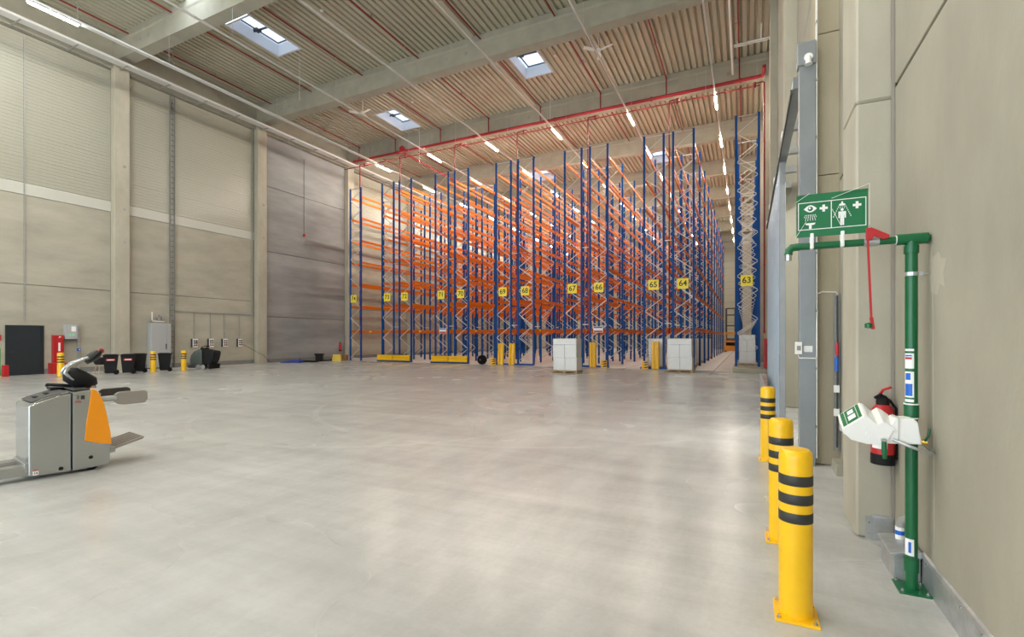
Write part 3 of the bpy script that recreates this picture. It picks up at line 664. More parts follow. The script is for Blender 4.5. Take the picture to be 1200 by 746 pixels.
# scrubber dryer
sx = thing('floor_scrubber', 'dark green walk-behind floor scrubber by the left wall', 'floor scrubber', (-26.25, 16.25, 0), R(26))
MB().prism([(-.62, .22), (-.66, .5), (-.60, .75), (-.45, .95), (-.2, 1.06), (-.02, 1.05), (-.02, .2)], 'y', -.33, .33).build('front_body', 'scrub', sx, bevel=.05)
MB().prism([(.0, .3), (.0, 1.08), (.45, 1.0), (.62, .98), (.66, .86), (.58, .5), (.45, .25)], 'y', -.32, .32).build('tank', 'black', sx, bevel=.05)
MB().box(-.10, .0, -.345, .345, .25, .98).build('side_panel', 'scrub', sx, bevel=.02)
MB().tube([(-.15, -.2, 1.05), (-.05, -.22, 1.2), (.1, -.15, 1.22), (.1, .15, 1.22), (-.05, .22, 1.2), (-.15, .2, 1.05)], .025, 8).build('handle', 'black', sx)
MB().box(-.2, .1, -.16, .16, 1.05, 1.14).build('control_panel', 'black', sx, bevel=.03)
MB().box(-.72, -.3, -.40, .40, .08, .24).build('brush_deck', 'dark', sx, bevel=.05)
for x in (-.18, .06): 
    for s in (-1, 1): MB().cyl((x, s*.30, .12), (x, s*.36, .12), .12, 16).build('wheel', 'galv_d', sx)
MB().prism([(.42, .03), (.5, .03), (.55, .28), (.4, .28)], 'y', -.42, .42).build('squeegee', 'rubber', sx)
# things on the floor by the grey bay
t = thing('blue_tarpaulin', 'flat folded blue tarpaulin on the floor by the grey wall', 'tarpaulin', (-27.8, 23.1, 0), R(26))
MB().prism([(-.75, 0), (.6, 0), (.62, .12), (.3, .2), (-.2, .13), (-.7, .06)], 'y', -.3, .3).build('folded_sheet', 'bluebox', t, bevel=.03)
MB().tube([(.45, -.1, .2), (.55, -.1, .28), (.62, -.1, .12)], .03, 6).build('strap', 'bluebox', t)
tag(MB().box(-.55, .5, -.3, .3, 0, .09).build('rubber_mat', 'rubber', None, (-27.4, 24.2, 0), R(26), bevel=.02), 'black rubber mat lying left of the small black box', 'mat')
t = thing('tool_case', 'small black upright case on the floor by the grey wall', 'case', (-27.5, 25.1, 0), R(26)); MB().box(-.24, .24, -.15, .15, 0, .5).build('case_body', 'black', t, bevel=.02); MB().box(-.28, .28, -.2, .2, .44, .56).build('lid', 'black', t, bevel=.02)
for n, (x, y, w, h, m, lab) in enumerate(((-27.2, 26.0, .45, .12, 'dark', 'flat dark tool bag right of the black case'), (-27.1, 26.6, .5, .16, 'truckd', 'grey bundle of parts left of the yellow boxes'), (-26.9, 27.0, .35, .14, 'paper', 'small white packet left of the yellow boxes'))):
    tag(MB().prism([(-w, 0), (w, 0), (w*.9, h*.8), (w*.3, h), (-w*.8, h*.7)], 'y', -.2, .2).build('floor_bundle', m, None, (x-.4, y-.3, 0), R(26), bevel=.02), lab, 'bundle')
for n, (x, y, w, h, z, m, lab) in enumerate(((-26.95, 27.2, .3, .42, 0, 'brownbox', 'brown carton beside the yellow boxes at rack 74'), (-26.75, 26.4, .32, .24, 0, 'ybox', 'lower yellow carton at the foot of rack 74'), (-26.75, 26.4, .28, .22, .242, 'ybox', 'upper yellow carton stacked at the foot of rack 74'), (-26.35, 26.1, .22, .26, 0, 'ybox', 'small yellow carton at the right of the pile'))):
    tag(MB().box(-w, w, -.2, .2, 0, h).build('carton', m, None, (x-.25, y-.1, z), R(26+n*3), bevel=.01), lab, 'carton')
def extinguisher(lab, loc, detailed=False, s=1.0):
    t = thing('fire_extinguisher', lab, 'extinguisher', loc); t.scale = (s, s, s)
    MB().lathe([(.06, 0), (.078, .01), (.078, .40), (.07, .44), (.045, .475), (.03, .49)], n=24).build('cylinder', 'redbright', t, smooth=40)
    MB().lathe([(.0795, .0), (.0805, .005), (.0805, .08), (.0795, .085)], n=24).build('foot_ring', 'black', t, smooth=40)
    MB().lathe([(.045, .475), (.045, .51), (.03, .54), (.02, .55)], n=14).build('valve_head', 'black', t, smooth=40)
    MB().tube([(.03, -.02, .52), (-.02, -.03, .56), (-.06, -.04, .53)], .012, 6).build('lever', 'black', t)
    MB().tube([(-.03, -.01, .54), (0, -.03, .6), (.05, -.03, .62)], .011, 6).build('handle', 'redbright', t)
    if detailed:
        MB().tube([(.04, .0, .52), (.085, -.01, .45), (.092, -.01, .2), (.085, -.02, .05)], .011, 6).build('hose', 'black', t)
        q = MB(); n = 10
        a = [R(-160+k*9) for k in range(n)]
        q.add([(.0792*math.cos(x), .0792*math.sin(x), .13) for x in a] + [(.0792*math.cos(x), .0792*math.sin(x), .36) for x in a], [(i, i+1, n+i+1, n+i) for i in range(n-1)])
        q.build('instruction_label', 'paper', t)
        for z, x0, x1 in ((.33, -100, -40), (.30, -100, -50), (.22, -100, -45), (.20, -100, -60)):
            q = MB(); a = [R(x0+k*(x1-x0)/6) for k in range(7)]
            q.add([(.0793*math.cos(x), .0793*math.sin(x), z) for x in a] + [(.0793*math.cos(x), .0793*math.sin(x), z+.012) for x in a], [(i, i+1, 8+i, 7+i) for i in range(6)]); q.build('print_line', 'paper', t)
    return t
extinguisher('distant red fire extinguisher hanging on the grey wall bay', (XL+.12, 28.75, .62), s=1.25)
t = thing('cord_sensor', 'small sensor hanging on a thin cord on the grey wall', 'sensor', (XL+.03, 25.3, 9.2)); MB().cyl((0, 0, .1), (0, 0, 5.6), .012, 6).build('cord', 'dark', t); MB().box(0, .1, -.08, .08, -.1, .1).build('sensor_body', 'redbright', t, bevel=.02)
# green stand at the left edge
t = thing('hose_stand', 'green metal stand at the left edge of the picture', 'stand', (-27.3, 8.35, 0))
for y in (-.25, .22): MB().box(-.02, .02, y, y+.04, 0, 1.25).build('upright', 'grnp', t)
for z in (.3, .7, 1.2): MB().box(-.02, .02, -.21, .22, z, z+.04).build('crossbar', 'grnp', t)
MB().box(-.15, .15, -.25, .26, .0, .12).build('foot', 'wood', t)
tag(MB().box(0, .02, 9.0, 9.25, 1.55, 1.80).build('wall_sign', 'redbright', None, (XL+.03, 0, 0)), 'small red sign on the wall left of the dark door', 'sign')
tag(MB().box(0, .2, 9.1, 9.3, 0, .5).build('red_canister', 'redbright', None, (XL+.5, 0, 0), bevel=.03), 'red canister on the floor left of the dark door', 'canister')

# ================================================================== PALLET TRUCK
T = thing('pallet_truck', 'grey and orange electric pallet truck with raised tiller', 'pallet truck', (-7.77, 3.03, 0), R(-10))
side = [(-.38, .045), (-.006, .03), (-.006, .99), (-.11, .972), (-.26, .925), (-.38, .875)]
fbd = MB().prism(side, 'x', -.36, .36).build('battery_cover', 'truck', T, bevel=.022, seg=3)
tl = [(-.34, .905), (-.26, .936), (-.11, .983), (-.02, .998), (-.02, 1.006), (-.11, .992), (-.26, .946), (-.34, .912)]
MB().prism(tl, 'x', -.29, .29).build('top_lid', 'truckd', T)
for y, z in ((-.27, .948), (-.17, .98)): MB().box(-.05, .07, y-.02, y+.02, z-.01, z+.004).build('lid_grip', 'black', T)
MB().prism([(-.36, .885), (-.26, .935), (-.11, .981), (-.03, .997), (-.03, 1.003), (-.11, .988), (-.26, .942), (-.36, .892)], 'x', .30, .345).build('trim_strip', 'chrome', T)
rear = [(.006, .03), (.37, .045), (.378, .28), (.372, .42), (.34, .63), (.295, .86), (.24, .985), (.19, 1.012), (.13, 1.008), (.006, .992)]
MB().prism(rear, 'x', -.355, .355).build('drive_housing', 'truck', T, bevel=.015)
of = [(.12, .385), (.25, .335), (.384, .30), (.376, .45), (.345, .645), (.300, .868), (.262, .955), (.235, 1.0), (.20, 1.022), (.185, 1.018), (.165, .84), (.135, .6)]
MB().prism(of, 'x', -.366, .366).build('orange_cover', 'trucko', T, bevel=.018)
MB().box(-.30, .30, .03, .19, 1.01, 1.03).build('instrument_top', 'truckd', T, bevel=.01)
MB().box(-.36, -.16, -.10, .10, 1.0, 1.03).build('tray', 'black', T, bevel=.01)
MB().tube([(-.33, -.1, 1.05), (-.2, -.12, 1.07), (-.12, .0, 1.06), (-.1, .1, 1.04)], .02, 8).build('cable', 'black', T)
for y, z in ((.18, .17), (-.10, .09)): MB().cyl((.353 if y > 0 else .3595, y, z), (.3575 if y > 0 else .3635, y, z), .022, 12).build('side_knob', 'black', T)
lg = MB().box(.3555, .3575, .085, .12, .905, .95).build('brand_mark', 'stripe', T)
put('brand_lettering', text_mesh('STILL', .028, 'redbright', .001, .001), T, (.3572, .06, .875), R(90))
put('hook_mark', MB().tube([(.357, .04, .945), (.357, .06, .95), (.357, .06, .925), (.357, .045, .915), (.357, .065, .91)], .004, 5).mesh('hook_mark', 'stripe'), T)
stk = MB().box(.3602, .3618, -.345, -.295, .06, .12).build('number_sticker', 'paper', T)
put('sticker_digits', text_mesh('14', .035, 'stripe', .0005, .001), stk, (.3625, -.32, .082), R(90)); MB().box(.3619, .3625, -.345, -.295, .108, .12).build('sticker_band', 'redbright', stk)
# forks
for s in (-1, 1):
    MB().prism([(s*.31, .14), (s*.30, .17), (s*.12, .17), (s*.11, .14), (s*.12, .06), (s*.14, .06), (s*.14, .13), (s*.28, .13), (s*.28, .06), (s*.30, .06)], 'y', -2.7, -.36).build('fork', 'truck', T)
    MB().cyl((s*.16, -2.45, .045), (s*.26, -2.45, .045), .042, 14).build('load_roller', 'rubber', T)
MB().box(-.32, .32, -.41, -.36, .09, .2).build('fork_bridge', 'truck', T, bevel=.01)
MB().cyl((-.05, .15, .11), (.05, .15, .11), .11, 20).build('drive_wheel', 'rubber', T)
for s in (-1, 1): MB().cyl((s*.27, .2, .06), (s*.32, .2, .06), .06, 14).build('caster_wheel', 'rubber', T)
# tiller
MB().tube([(0, .27, 1.03), (0, .25, 1.065), (0, .15, 1.13), (0, .06, 1.20), (0, .03, 1.235)], [.07, .105, .115, .105, .06], 14).build('tiller_boot', 'black', T, smooth=50)
for s in (-1, 1):
    MB().tube([(s*.06, .30, 1.02), (s*.075, .20, 1.06), (s*.085, .05, 1.15), (s*.08, -.005, 1.225), (s*.07, .025, 1.285), (s*.05, .08, 1.335), (s*.03, .16, 1.365), (s*.025, .23, 1.40)], [.015, .016, .018, .022, .026, .026, .028, .03], 10).build('tiller_arm', 'truck', T, smooth=50)
MB().tube([(0, .20, 1.355), (0, .25, 1.395), (0, .31, 1.44), (0, .345, 1.475)], [.045, .06, .06, .045], 12).build('tiller_head', 'truckd', T, smooth=50)
for s in (-1, 1):
    MB().tube([(s*.03, .21, 1.37), (s*.13, .22, 1.375), (s*.16, .27, 1.42), (s*.13, .33, 1.48), (s*.03, .345, 1.49)], .018, 8).build('grip', 'black', T, smooth=50)
MB().tube([(-.04, .36, 1.49), (.04, .36, 1.49)], .032, 12).build('stop_button', 'redbright', T, smooth=50)
MB().box(-.05, .05, .2, .30, 1.035, 1.045).build('red_pad', 'redbright', T)
# operator guard arms and platform
for s in (-1, 1):
    y0 = .36
    MB().prism([(.42, .93), (.46, .96), (.74, .965), (.775, .94), (.78, .85), (.75, .795), (.52, .79), (.45, .805), (.42, .84)], 'x', s*.33-.025, s*.33+.025).build('guard_arm', 'truckm' if s > 0 else 'truckd', T, bevel=.012)
    MB().cyl((s*.33, .26, .885), (s*.33, .44, .885), .035, 12).build('arm_pivot', 'galv_d', T)
pl = MB()
pl.add([(-.27,.40,.20),(.27,.40,.20),(.27,.76,.30),(-.27,.76,.30),(-.27,.40,.235),(.27,.40,.235),(.27,.76,.335),(-.27,.76,.335)], [(0,3,2,1),(4,5,6,7),(0,1,5,4),(1,2,6,5),(2,3,7,6),(3,0,4,7)])
pl.build('platform', 'truckm', T, bevel=.012)
for k in range(6): MB().bar((-.21+k*.084, .43, .2445), (-.21+k*.084, .74, .3305), .018, .006).build('grip_rib', 'truckd', T)
for s in (-1, 1): MB().box(s*.27-.03, s*.27+.03, .36, .44, .18, .25).build('platform_hinge', 'galv_d', T)

# ================================================================== RIGHT SIDE
# sliding fire door
dr = thing('sliding_door', 'galvanised sliding fire door pushed open along the right wall', 'door', (.62, 0, 0))
for k in range(9):
    y0 = 10.6+k*.66; MB().box(-.04, .03, y0, y0+.652, .05, 4.95).box(-.056, -.04, y0+.04, y0+.13, .05, 4.95).box(-.056, -.04, y0+.29, y0+.38, .05, 4.95).box(-.056, -.04, y0+.52, y0+.60, .05, 4.95).build('door_panel', 'galv_l', dr, bevel=.004, seg=1)
MB().box(-.055, .045, 10.5, 10.598, .03, 5.0).build('edge_profile', 'galv_b', dr, bevel=.006)
MB().box(-.058, -.05, 10.53, 10.57, .95, 1.35).build('recessed_grip', 'dark', dr)
rl = thing('door_rail', 'long sloping-looking steel rail carrying the sliding fire door', 'door rail', (.62, 0, 5.05))
MB().box(-.05, .07, 7.6, 17.0, .0, .16).build('rail_profile', 'galv_b', rl)
MB().box(-.075, -.052, 7.7, 16.9, -.02, .04).build('rail_lip', 'dark', rl)
for k in range(8): MB().box(.0, .34, 8.3+k*1.2, 8.4+k*1.2, .16, .30).build('wall_bracket', 'galv_d', rl)
for y in (9.4, 12.0, 14.4, 16.3): MB().box(-.085, -.05, y, y+.22, .03, .12).build('roller_label', 'paper', rl)
cs = thing('counterweight_casing', 'tall grey steel casing at the near end of the door rail', 'casing', (.62, 7.35, 0))
MB().box(0, .185, 0, .14, .0, 5.22).build('casing_body', 'galv_b', cs, bevel=.006)
MB().prism([(-.02, 5.22), (.19, 5.22), (.19, 5.52), (-.02, 5.52)], 'y', -.02, .16).build('head_box', 'galv_b', cs, bevel=.008)
MB().box(.19, .205, .02, .10, .1, 7).build('conduit', 'white', cs)
for k in range(9): MB().box(.187, .21, .005, .11, .5+k*.75, .53+k*.75).build('conduit_clip', 'galv_d', cs)
MB().cyl((.10, -.02, 5.3), (.10, -.05, 5.3), .05, 14).lathe([(.05, 5.2), (.035, 5.22), (.03, 5.3)], (.10, -.05, 0), n=12).build('sounder', 'white', cs, smooth=40)
MB().box(-.05, .03, -.05, -.001, 1.45, 1.61).build('release_switch', 'white', cs, bevel=.004); MB().box(-.03, .015, -.052, -.0502, 1.5, 1.56).build('switch_window', 'truckm', cs)
MB().box(.05, .15, -.003, -.0005, 1.48, 1.56).build('rating_plate', 'paper', cs)
MB().tube([(.195, -.012, 1.9), (.195, -.012, 1.42), (.19, -.012, 1.40), (.0, -.012, 1.40), (-.01, -.012, 1.44)], .008, 6).build('small_conduit', 'white', cs)
gp = thing('guide_plate', 'low folded steel guide plate on the floor under the sliding door', 'guide plate', (.40, 0, 0))
MB().box(-.03, -.02, 12.1, 17.6, 0, .58).build('upright_plate', 'galv', gp); MB().box(-.02, .18, 12.1, 17.6, .0, .012).build('foot_flange', 'galv', gp)
MB().prism([(-.02, .012), (.17, .012), (-.02, .56)], 'y', 12.1, 12.11).build('end_gusset', 'galv', gp)
for k in range(7): MB().box(-.034, -.03, 12.4+k*.75, 12.5+k*.75, .05, .53).build('stiffener', 'galv_d', gp)
t = thing('hydrant_cabinet', 'red fire cabinet on the plinth right of rack 63', 'fire cabinet', (.82, 26.4, .22))
MB().box(-.08, .2, -.18, .18, 0, 1.42).build('cabinet_body', 'redbright', t, bevel=.01); MB().box(-.02, .1, -.183, -.1805, .3, 1.2).build('door_panel', 'red', t)
# cable ladder on pillar
t = thing('vertical_cable_ladder', 'narrow steel cable ladder with red and blue plugs beside the column', 'cable ladder', (1.0, 7.36, .22))
for x in (.005, .06): MB().box(x, x+.012, 0, .05, 0, 2.0).build('side_rail', 'galv_b', t)
for k in range(20): MB().box(.017, .06, .01, .03, .05+k*.098, .075+k*.098).build('rung', 'galv_d', t)
MB().tube([(.035, -.01, .05), (.04, -.015, 1.2), (.035, -.01, 1.98)], .012, 6).build('cable', 'dark', t)
MB().cyl((.035, -.02, 1.22), (.035, -.02, 1.38), .02, 10).build('red_plug', 'redbright', t); MB().cyl((.03, -.02, 1.02), (.03, -.02, 1.2), .022, 10).build('blue_plug', 'bluep', t)
for z in (.45, .75): MB().box(.0, .06, -.03, 0, z, z+.09).build('white_clip', 'white', t)
MB().tube([(.045, .02, 2.0), (.03, .02, 2.03), (-.12, .02, 2.04), (-.165, .02, 2.02)], .008, 6).build('conduit_bend', 'trunk', t)
tag(MB().box(.97, 1.075, 6.95, 7.3, 0, .14).build('concrete_block', 'conc_r', bevel=.01), 'small concrete block at the foot of the narrow cable ladder', 'block')
# galvanised kick plates
k1 = thing('kick_plate', 'galvanised kick plate along the foot of the right wall', 'kick plate', (XR-.014, 0, 0))
MB().box(0, .008, -2.3, 4.16, 0, .185).build('sheet', 'galv', k1); MB().prism([(-.006, .185), (.013, .185), (.013, .215), (0, .205)], 'y', -2.3, 4.16).build('top_fold', 'galv', k1)
for k in range(18): MB().lathe([(.009, 0), (.009, .004), (.004, .007)], n=8).build('screw', 'chrome', k1, (0, 4.05-k*.28, .17), rot=(0, R(-90), 0))
k2 = thing('kick_plate', 'galvanised kick plate on the foot of the near column', 'kick plate', (.885, 4.89, 0))
MB().box(0, .19, 0, .006, 0, .185).build('sheet', 'galv', k2); MB().box(.0, .05, -.008, 0, .0, .19).build('corner_fold', 'galv_d', k2); MB().prism([(-.008, .185), (.008, .185), (.008, .21), (-.004, .2)], 'x', .05, .19).build('top_fold', 'galv_d', k2)
for z in (.05, .14): MB().cyl((.025, -.012, z), (.025, -.008, z), .007, 8).build('screw', 'chrome', k2)
fbx = thing('floor_junction_box', 'galvanised cable box on the floor behind the shower pipe', 'junction box', (.985, 4.32, 0))
MB().box(-.075, .075, -.17, .17, 0, .17).build('box_body', 'galv_d', fbx, bevel=.004)
MB().prism([(-.095, .17), (.078, .17), (.078, .215), (-.095, .185)], 'y', -.19, .19).build('lid', 'galv', fbx, bevel=.004)
MB().cyl((.02, .08, .2), (.02, .08, .29), .03, 12).build('cable_gland', 'white', fbx); MB().cyl((.02, .08, .235), (.02, .08, .265), .032, 12).build('blue_ring', 'bluep', fbx); MB().tube([(.02, .08, .28), (.03, .07, .34), (.06, .04, .37)], .028, 10).build('pipe_elbow', 'galv_d', fbx, smooth=40)
tag(MB().box(XR-.024, XR-.002, 4.868, 4.893, .2, 16.9).build('joint_profile', 'truckm'), 'brown joint profile between the near column and the right wall', 'profile')

# repaired patch of plaster behind the shower pipe
MB().prism([(4.02, 1.96), (3.90, 1.93), (3.86, 2.0), (3.78, 1.97), (3.80, 2.06), (3.74, 2.14), (3.83, 2.15), (3.88, 2.20), (3.98, 2.18), (4.03, 2.24), (4.05, 2.1)], 'x', XR-.0016, XR+.002).build('plaster_patch', 'conc_c', wr)
MB().prism([(4.0, 1.97), (3.985, 1.97), (3.975, 1.2), (3.955, .35), (3.965, .35), (3.99, 1.2)], 'x', XR-.0012, XR+.002).build('plaster_streak', 'conc_c', wr)
# emergency shower
SH = thing('emergency_shower', 'green emergency shower pipe with eye-wash unit by the right wall', 'shower', (.98, 4.03, 0))
MB().box(-.085, .085, -.10, .10, 0, .01).build('base_plate', 'green', SH, bevel=.002)
for i in (-1, 1):
    for j in (-1, 1): MB().lathe([(.011, 0), (.011, .006), (.005, .006), (.005, .02)], n=6).build('anchor_bolt', 'chrome', SH, (i*.065, j*.078, .01))
MB().cyl((0, 0, .01), (0, 0, 2.31), .034, 20).build('stand_pipe', 'green', SH, smooth=40)
for z0, z1 in ((.12, .21), (.99, 1.06), (1.14, 1.22), (2.22, 2.27)): MB().cyl((0, 0, z0), (0, 0, z1), .041, 20).build('sleeve', 'green', SH, smooth=40)
MB().cyl((0, 0, 1.222), (0, 0, 1.23), .0425, 20).cyl((0, 0, 1.13), (0, 0, 1.138), .0425, 20).build('white_ring', 'white', SH, smooth=40)
MB().tube([(.085, 0, 2.315), (-.08, 0, 2.315)], .037, 16).cyl((.085, 0, 2.315), (.095, 0, 2.315), .022, 10).build('tee', 'green', SH, smooth=40)
MB().cyl((-.08, 0, 2.315), (-.655, 0, 2.315), .025, 16).build('arm_pipe', 'green', SH, smooth=40)
MB().cyl((-.075, 0, 2.315), (-.085, 0, 2.315), .030, 14).build('seal', 'white', SH)
MB().tube([(-.64, 0, 2.315), (-.685, 0, 2.312), (-.705, 0, 2.29), (-.708, 0, 2.262)], .028, 14).build('elbow', 'green', SH, smooth=40)
MB().cyl((-.708, 0, 2.265), (-.708, 0, 2.22), .023, 14).build('nozzle', 'chrome', SH, smooth=40)
MB().cyl((-.175, 0, 2.315), (-.26, 0, 2.315), .031, 14).build('ball_valve', 'galv', SH, smooth=40)
MB().prism([(-.255, 2.40), (-.225, 2.405), (-.125, 2.345), (-.13, 2.325), (-.16, 2.32), (-.21, 2.345), (-.225, 2.32), (-.255, 2.32)], 'y', -.055, -.035).build('valve_lever', 'redbright', SH, bevel=.003)
MB().bar((-.245, -.045, 2.34), (-.225, -.045, 1.80), .012, .012).bar((-.225, -.045, 1.80), (-.215, -.045, 1.72), .014, .02).build('pull_rod', 'redbright', SH)
MB().lathe([(.006, -.02), (.022, -.015), (.022, .012), (.006, .02)], (-.24, -.045, 1.745), n=12).build('pull_knob', 'green', SH, smooth=40)
MB().cyl((0, 0, 2.07), (0, 0, 2.095), .0385, 16).box(.03, .06, -.015, .015, 2.07, 2.095).cyl((.05, 0, 2.083), (.0975, 0, 2.083), .005, 6).build('wall_clamp', 'galv', SH)
for z0, z1, m in ((1.46, 1.56, 'paper'), (1.27, 1.44, 'paper'), (.23, .34, 'paper'), (1.575, 1.59, 'paper'), (1.24, 1.258, 'paper')):
    q = MB(); n = 9; a = [R(-175+k*95/8) for k in range(n)]
    q.add([(.0345*math.cos(x), .0345*math.sin(x), z0) for x in a] + [(.0345*math.cos(x), .0345*math.sin(x), z1) for x in a], [(i, i+1, n+i+1, n+i) for i in range(n-1)]); q.build('pipe_label', m, SH)
def plab(z0, z1, a0, a1, m, nm):
    q = MB(); n = 7; a = [R(a0+k*(a1-a0)/6) for k in range(n)]
    q.add([(.0349*math.cos(x), .0349*math.sin(x), z0) for x in a] + [(.0349*math.cos(x), .0349*math.sin(x), z1) for x in a], [(i, i+1, n+i+1, n+i) for i in range(n-1)]); q.build(nm, m, SH)
plab(1.28, 1.36, -165, -95, 'bluep', 'label_print'); plab(1.385, 1.43, -160, -110, 'bluep', 'label_print'); plab(1.52, 1.535, -165, -100, 'redbright', 'label_print'); plab(1.54, 1.55, -165, -100, 'bluep', 'label_print'); plab(.25, .32, -130, -105, 'bluep', 'label_print')
# shower sign
sg = thing('emergency_sign', 'green emergency sign with eye-wash and shower symbols in plastic film', 'sign', (.53, 4.0, 2.525))
MB().box(-.21, .21, -.002, .002, -.15, .15).build('sign_plate', 'signg', sg)
fy0, fy1 = -.0035, -.0022
bd = MB()
for x0, x1, z0, z1 in ((-.20, .20, .09, .095), (-.20, .20, -.10, -.095), (-.20, -.195, -.095, .09), (.195, .20, -.095, .09), (-.0025, .0025, -.095, .09)): bd.box(x0, x1, fy0, fy1, z0, z1)
bd.build('white_border', 'paper', sg)
def cross(cx, cz): return MB().box(cx-.024, cx+.024, fy0, fy1, cz-.008, cz+.008).box(cx-.008, cx+.008, fy0, fy1, cz+.008, cz+.024).box(cx-.008, cx+.008, fy0, fy1, cz-.024, cz-.008)
cross(-.045, .045).build('white_cross', 'paper', sg); cross(.148, .045).build('white_cross', 'paper', sg)
ex, ez = -.125, .048
top = [(ex-.04+.08*k/10, ez+.026*math.sin(math.pi*k/10)) for k in range(11)]; bot = [(ex+.04-.08*k/10, ez-.024*math.sin(math.pi*k/10)) for k in range(1, 10)]
MB().prism(top+bot, 'y', fy0, fy1).build('eye_shape', 'paper', sg)
MB().prism(ring(16, .016, (ex, ez)), 'y', fy0-.001, fy0-.0001).build('eye_iris', 'signg', sg); MB().prism(ring(12, .007, (ex-.004, ez+.004)), 'y', fy0-.002, fy0-.0011).build('eye_highlight', 'paper', sg)
dots = MB()
for k in range(7):
    for j in range(4):
        x = ex-.03+.01*k + (k-3)*.0035*j*.5; z = ez-.045-.011*j
        if j < 2 or abs(k-3) < 3: dots.box(x-.002, x+.002, fy0, fy1, z-.004, z+.004)
dots.build('spray_dots', 'paper', sg)
MB().prism([(ex-.032, -.052), (ex+.032, -.052), (ex+.026, -.064), (ex+.008, -.068), (ex+.008, -.092), (ex-.008, -.092), (ex-.008, -.068), (ex-.026, -.064)], 'y', fy0, fy1).build('basin', 'paper', sg)
px_ = .063
MB().prism(ring(12, .009, (px_, .022)), 'y', fy0, fy1).build('person_head', 'paper', sg)
MB().prism([(px_-.022, .010), (px_+.022, .010), (px_+.022, -.035), (px_+.014, -.035), (px_+.012, -.002), (px_+.011, -.085), (px_+.001, -.085), (px_, -.04), (px_-.001, -.085), (px_-.011, -.085), (px_-.012, -.002), (px_-.014, -.035), (px_-.022, -.035)], 'y', fy0, fy1).build('person_body', 'paper', sg)
MB().prism([(px_-.02, .05), (px_+.02, .05), (px_+.016, .062), (px_+.005, .066), (px_+.005, .078), (px_-.005, .078), (px_-.005, .066), (px_-.016, .062)], 'y', fy0, fy1).build('shower_head', 'paper', sg)
sd = MB()
for s in (-1, 1):
    for k in range(6): sd.box(px_+s*(.022+.0055*k)-.0022, px_+s*(.022+.0055*k)+.0022, fy0, fy1, .042-.013*k-.004, .042-.013*k+.004)
for k in range(4):
    for j in range(2): sd.box(px_-.013+.0085*k-.0015, px_-.013+.0085*k+.0015, fy0, fy1, .042-.009*j-.002, .042-.009*j+.003)
sd.build('shower_dots', 'paper', sg)
fl = MB()
for tri in ([(0, -.010, .105), (.215, -.012, .13), (.215, -.012, .178)], [(-.215, -.010, .10), (-.13, -.012, .155), (-.215, -.010, .155)], [(-.215, -.012, -.15), (-.15, -.014, -.04), (-.215, -.012, .06)]): fl.add(tri, [(0, 1, 2)])
fl.build('plastic_film', 'film2', sg)
for p, q in (((0, -.0125, .105), (.215, -.0145, .178)), ((-.215, -.0125, .10), (-.13, -.0145, .155)), ((-.215, -.0145, -.15), (-.15, -.0165, -.04)), ((.004, -.0125, .03), (.055, -.0125, -.09)), ((.2155, -.0145, .178), (.2155, -.0125, -.10))): MB().bar(p, q, .0025, .0022).build('film_fold_glint', 'white', sg)  # opaque white strips paint the highlights along the film folds
for x in (-.115, .065): MB().box(x-.011, x+.011, -.012, .045, -.235, -.125).build('pipe_clip', 'white', sg, bevel=.005)
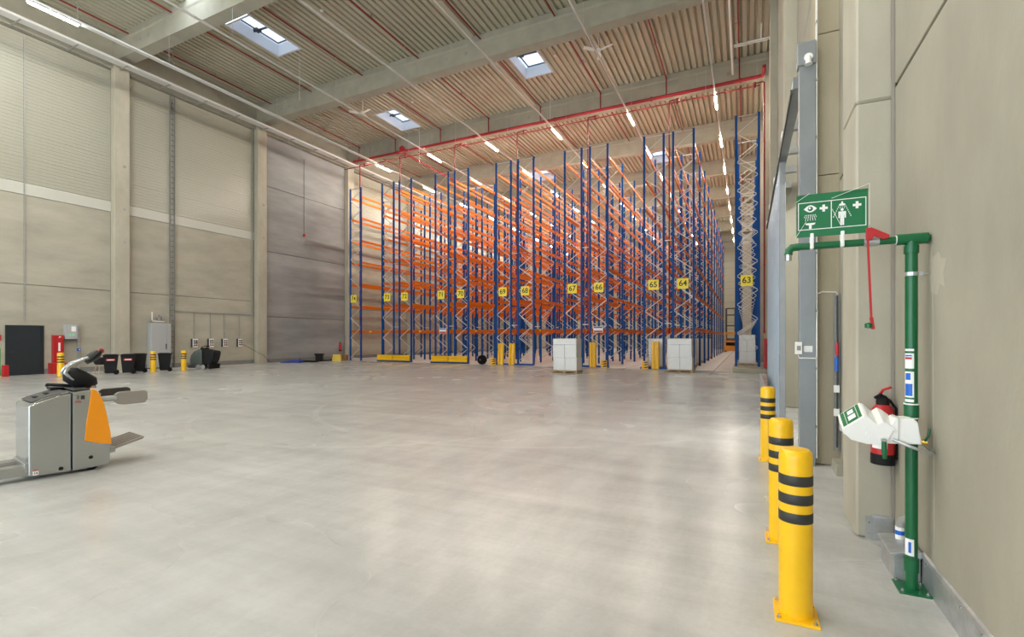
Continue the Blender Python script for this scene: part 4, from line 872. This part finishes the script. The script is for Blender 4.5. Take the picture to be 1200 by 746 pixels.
# eye-wash unit
ew = MB().prism([(-.405, .12+1.0), (-.40, 1.09), (-.385, 1.015), (-.355, .985), (-.27, .965), (-.165, .97), (-.155, 1.0), (-.13, 1.07), (-.115, 1.125), (-.12, 1.145), (-.155, 1.175), (-.185, 1.19), (-.195, 1.182), (-.215, 1.165), (-.235, 1.185), (-.265, 1.213), (-.285, 1.215)], 'y', -.16, .02).build('eyewash_lid', 'white', SH, bevel=.014, seg=3)
MB().prism([(-.165, .975), (.02, .985), (.0, 1.125), (-.02, 1.145), (-.10, 1.14), (-.115, 1.15), (-.145, 1.10)], 'y', -.145, .005).build('eyewash_housing', 'white', SH, bevel=.014, seg=3)
MB().box(-.104, -.097, -.149, .008, .99, 1.15).build('housing_seam', 'sill', SH)
ang = math.atan2(.098, .118)
for v in ew.data.vertices:
    if v.co.z > 1.08: v.co.z -= .38*(.02-v.co.y)
def lab3(s0, s1, y0, y1, m, nm, off):
    p0 = Vector((-.404, 0, 1.122)); dv = Vector((.118, 0, .094)).normalized(); nv = Vector((-dv.z, 0, dv.x))
    a, b = p0+dv*s0+nv*off, p0+dv*s1+nv*off; q = MB(); q.add([(a.x, y0, a.z-.38*(.02-y0)), (b.x, y0, b.z-.38*(.02-y0)), (b.x, y1, b.z-.38*(.02-y1)), (a.x, y1, a.z-.38*(.02-y1))], [(0, 1, 2, 3)]); q.build(nm, m, ew)
lab3(.012, .142, -.148, .008, 'signg', 'green_label', .0012); lab3(.038, .041, -.148, .008, 'paper', 'label_line', .0018); lab3(.118, .121, -.148, .008, 'paper', 'label_line', .0018); lab3(.055, .105, -.12, -.07, 'paper', 'label_symbol', .0018); lab3(.060, .10, -.055, -.012, 'paper', 'label_symbol', .0018)
for x, z, r in ((-.285, 1.065, .009), (-.27, 1.035, .009), (-.25, 1.01, .013)): MB().cyl((x, -.159, z), (x, -.168, z), r, 12).build('rivet', 'white', ew)
MB().box(-.4065, -.398, -.10, -.06, 1.03, 1.07).build('side_badge', 'cabg', ew)
MB().cyl((-.185, -.13, 1.0), (-.185, -.19, 1.0), .016, 12).build('spray_joint', 'chrome', SH); MB().tube([(-.185, -.185, .995), (-.183, -.187, .93), (-.18, -.185, .885)], [.014, .016, .011], 10).build('spray_handle', 'green', SH, smooth=50)
MB().tube([(-.13, -.15, 1.005), (-.10, -.185, .995), (-.02, -.20, .965), (.05, -.17, .935), (.085, -.10, .935), (.06, -.03, .965)], .0105, 8).build('hose', 'galv', SH, smooth=50)
MB().cyl((.03, -.02, .985), (.075, -.03, .985), .018, 12).build('brass_valve', 'brass', SH, smooth=40); MB().tube([(.06, -.04, .99), (.075, -.05, 1.03), (.08, -.05, 1.075)], .007, 8).build('valve_handle', 'green', SH)
extinguisher('red fire extinguisher hanging behind the white eye-wash unit', (.985, 4.805, .65), True)
